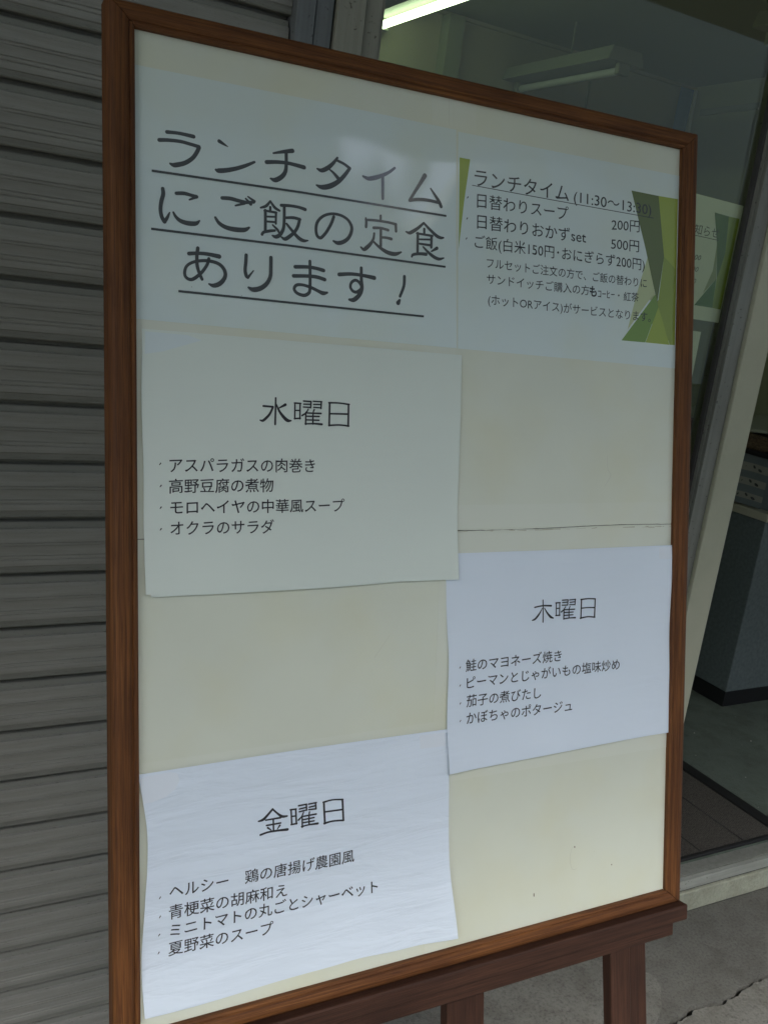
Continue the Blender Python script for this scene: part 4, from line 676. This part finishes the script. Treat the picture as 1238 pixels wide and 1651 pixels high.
# ------------------------------------------------------------------ the easel
easel = empty('easel', (P(290, 850, -60).x, P(290, 850, -60).y, 0), 'dark reddish brown wooden easel carrying the menu board on its ledge', 'easel')
def bar(name, s0, s1, t0, t1, h0, h1, parent, along, M=M_wood2, bev=0.0012, sk=0.0, off=0.0):
    """bar in board directions; sk shifts s at the lower end"""
    vs = []; uv = []; NS = 12
    for i in range(NS+1):
        f = i/NS
        for (a, b) in ((0, 0), (1, 0), (1, 1), (0, 1)):
            if along == 's': q = (s0+(s1-s0)*f, t0+(t1-t0)*a, h0+(h1-h0)*b)
            else: q = (s0+(s1-s0)*a+sk*f, t0+(t1-t0)*f, h0+(h1-h0)*b)
            vs.append(P(*q)); ac = [(0, 0), (1, 0), (1, 1), (0, 1)].index((a, b))
            uv.append(((q[0] if along == 's' else q[1])*0.001+off, 0.02*ac+off))
    fs = [(4*i+j, 4*i+(j+1) % 4, 4*i+4+(j+1) % 4, 4*i+4+j) for i in range(NS) for j in range(4)] + [(3, 2, 1, 0), (4*NS, 4*NS+1, 4*NS+2, 4*NS+3)]
    o = mk(name, vs, fs, M, parent, uv)
    bm = bmesh.new(); bm.from_mesh(o.data); bmesh.ops.recalc_face_normals(bm, faces=bm.faces); bm.to_mesh(o.data); bm.free()
    if bev:
        b = o.modifiers.new('bevel', 'BEVEL'); b.width = bev; b.segments = 2; b.limit_method = 'ANGLE'; b.angle_limit = math.radians(40)
    return o
def t_ground(s, h):   # board coordinate t where the ground is met
    return (P(s, 0, h).z)/(-BV.z)*1000
bar('ledge', -28, 603.0, 830.6, 848.0, -14, 14, easel, 's', off=20, bev=0.0018)
bar('cross_rail', -12, 591.5, 848.5, 867.5, -16, 4, easel, 's', off=27)
tg = t_ground(560, -10)
bar('leg', 503, 531, 868.0, tg-1, -13, 1, easel, 't', sk=34, off=31)
bar('leg', 22, 54, 868.0, tg-1, -22, 1, easel, 't', sk=-34, off=35)
bar('leg_batten', 532.5, 556.0, 868.0, tg-1, -14, -2, easel, 't', sk=34, off=39)
bar('leg_batten', -6, 20.5, 868.0, tg-1, -20, -2, easel, 't', sk=-34, off=43)
bar('upright', 494, 526, 20, 832, -36, -14, easel, 't', off=47)
bar('upright', 22, 54, 20, 832, -36, -14, easel, 't', off=51)
bar('cross_rail', 20, 530, 60, 100, -58, -37, easel, 's', off=55)
# rear strut, hinged at the top and swung back to the ground
def beam(name, A, B, wx, wy, parent, M):
    d = (B-A).normalized(); x = BU; y = d.cross(x).normalized(); vs = []; uv = []
    for Q, u in ((A, 0), (B, (B-A).length)):
        for (a, b) in ((-1, -1), (1, -1), (1, 1), (-1, 1)): vs.append(Q+x*a*wx/2+y*b*wy/2); uv.append((u+9.1, 0.02*(a+2*b)))
    o = mk(name, vs, [(0, 1, 5, 4), (1, 2, 6, 5), (2, 3, 7, 6), (3, 0, 4, 7), (3, 2, 1, 0), (4, 5, 6, 7)], M, parent, uv)
    bm = bmesh.new(); bm.from_mesh(o.data); bmesh.ops.recalc_face_normals(bm, faces=bm.faces); bm.to_mesh(o.data); bm.free()
    b = o.modifiers.new('bevel', 'BEVEL'); b.width = 0.0012; b.segments = 2
bar('leg', 322, 368, 300, t_ground(330, -42)-2, -54, -40, easel, 't', off=59)
A = P(290, 85, -75); Bp = P(290, 85, -75); Bp = Vector((A.x, 1.16, 0.02)); beam('rear_strut', A, Bp, 0.045, 0.022, easel, M_wood2)

# ------------------------------------------------------------------ notices on the inside of the glass
GYY = WY+0.0275
M_notice = mat('notice_paper', (0.76, 0.80, 0.78), 0.8); M_nink = mat('notice_ink', (0.03, 0.03, 0.035), 0.6)
N1 = mat('notice_dark_green', (0.08, 0.17, 0.03), 0.7); N2 = mat('notice_green', (0.26, 0.34, 0.03), 0.7); N3 = mat('notice_pale_green', (0.33, 0.38, 0.22), 0.7); N4 = mat('notice_mid_green', (0.07, 0.18, 0.03), 0.7)
def pane_poly(name, pts, y, M, parent, loc=None, th=0.0001):
    n = len(pts); vs = [(x, y, z+CAM_H) for x, z in pts]+[(x, y+th, z+CAM_H) for x, z in pts]
    fs = [tuple(range(n)), tuple(reversed(range(n, 2*n)))]+[(i, (i+1) % n, n+(i+1) % n, n+i) for i in range(n)]
    o = mk(name, vs, fs, M, parent, loc=loc)
    bm = bmesh.new(); bm.from_mesh(o.data); bmesh.ops.recalc_face_normals(bm, faces=bm.faces); bm.to_mesh(o.data); bm.free(); return o
nz = pane_poly('window_notice', [(1.108, 0.2215), (1.4046, 0.2150), (1.4032, 0.0053), (1.107, 0.0075)], GYY, M_notice, None, loc=(1.25, GYY, CAM_H))
tag(nz, 'notice headed お知らせ with green triangles behind the window glass, right of the board', 'notice')
yy = GYY-0.0003
pane_poly('printed_shape', [(1.3354, 0.1939), (1.3723, 0.1922), (1.3824, 0.1285), (1.3745, 0.0824), (1.3572, 0.1417)], yy, N1, nz)
pane_poly('printed_shape', [(1.3723, 0.1922), (1.4005, 0.192), (1.4009, 0.0292), (1.3781, 0.0303), (1.3745, 0.0824), (1.3824, 0.1285)], yy, N2, nz)
pane_poly('printed_shape', [(1.3735, 0.0823), (1.3781, 0.0303), (1.3315, 0.0307)], yy, N4, nz)
pane_poly('printed_shape', [(1.3572, 0.1417), (1.3735, 0.0823), (1.3469, 0.0525), (1.3606, 0.0958)], yy, N3, nz)
def wtext(body, x0, x1, zc, size, parent, slant=0.0):
    v, f = text_mesh(body, -0.004); a = min(p[0] for p in v); b = max(p[0] for p in v)
    return mk('lettering', [(x0+(x-a)/(b-a)*(x1-x0)+slant*(y-YC)*size, yy-0.0004, zc+(y-YC)*size/ADV+CAM_H) for x, y, z in v], f, M_nink, parent)
wtext('お知らせ', 1.2745, 1.3560, 0.1595, 0.0195, nz)
pane_poly('underline', [(1.272, 0.1502), (1.359, 0.1490), (1.359, 0.1480), (1.272, 0.1492)], yy-0.0004, M_nink, nz)
for z, x1 in ((0.1132, 1.3240), (0.0927, 1.3235), (0.0722, 1.3235)): wtext('00', x1-0.0155, x1, z, 0.0125, nz, 0.25)
n2 = pane_poly('window_notice', [(1.10, -0.0145), (1.3645, -0.0150), (1.3668, -0.2200), (1.10, -0.2190)], GYY+0.0012, M_notice, None, loc=(1.25, GYY+0.0012, CAM_H-0.1))
tag(n2, 'plain white notice behind the window glass below the notice with green triangles', 'notice')
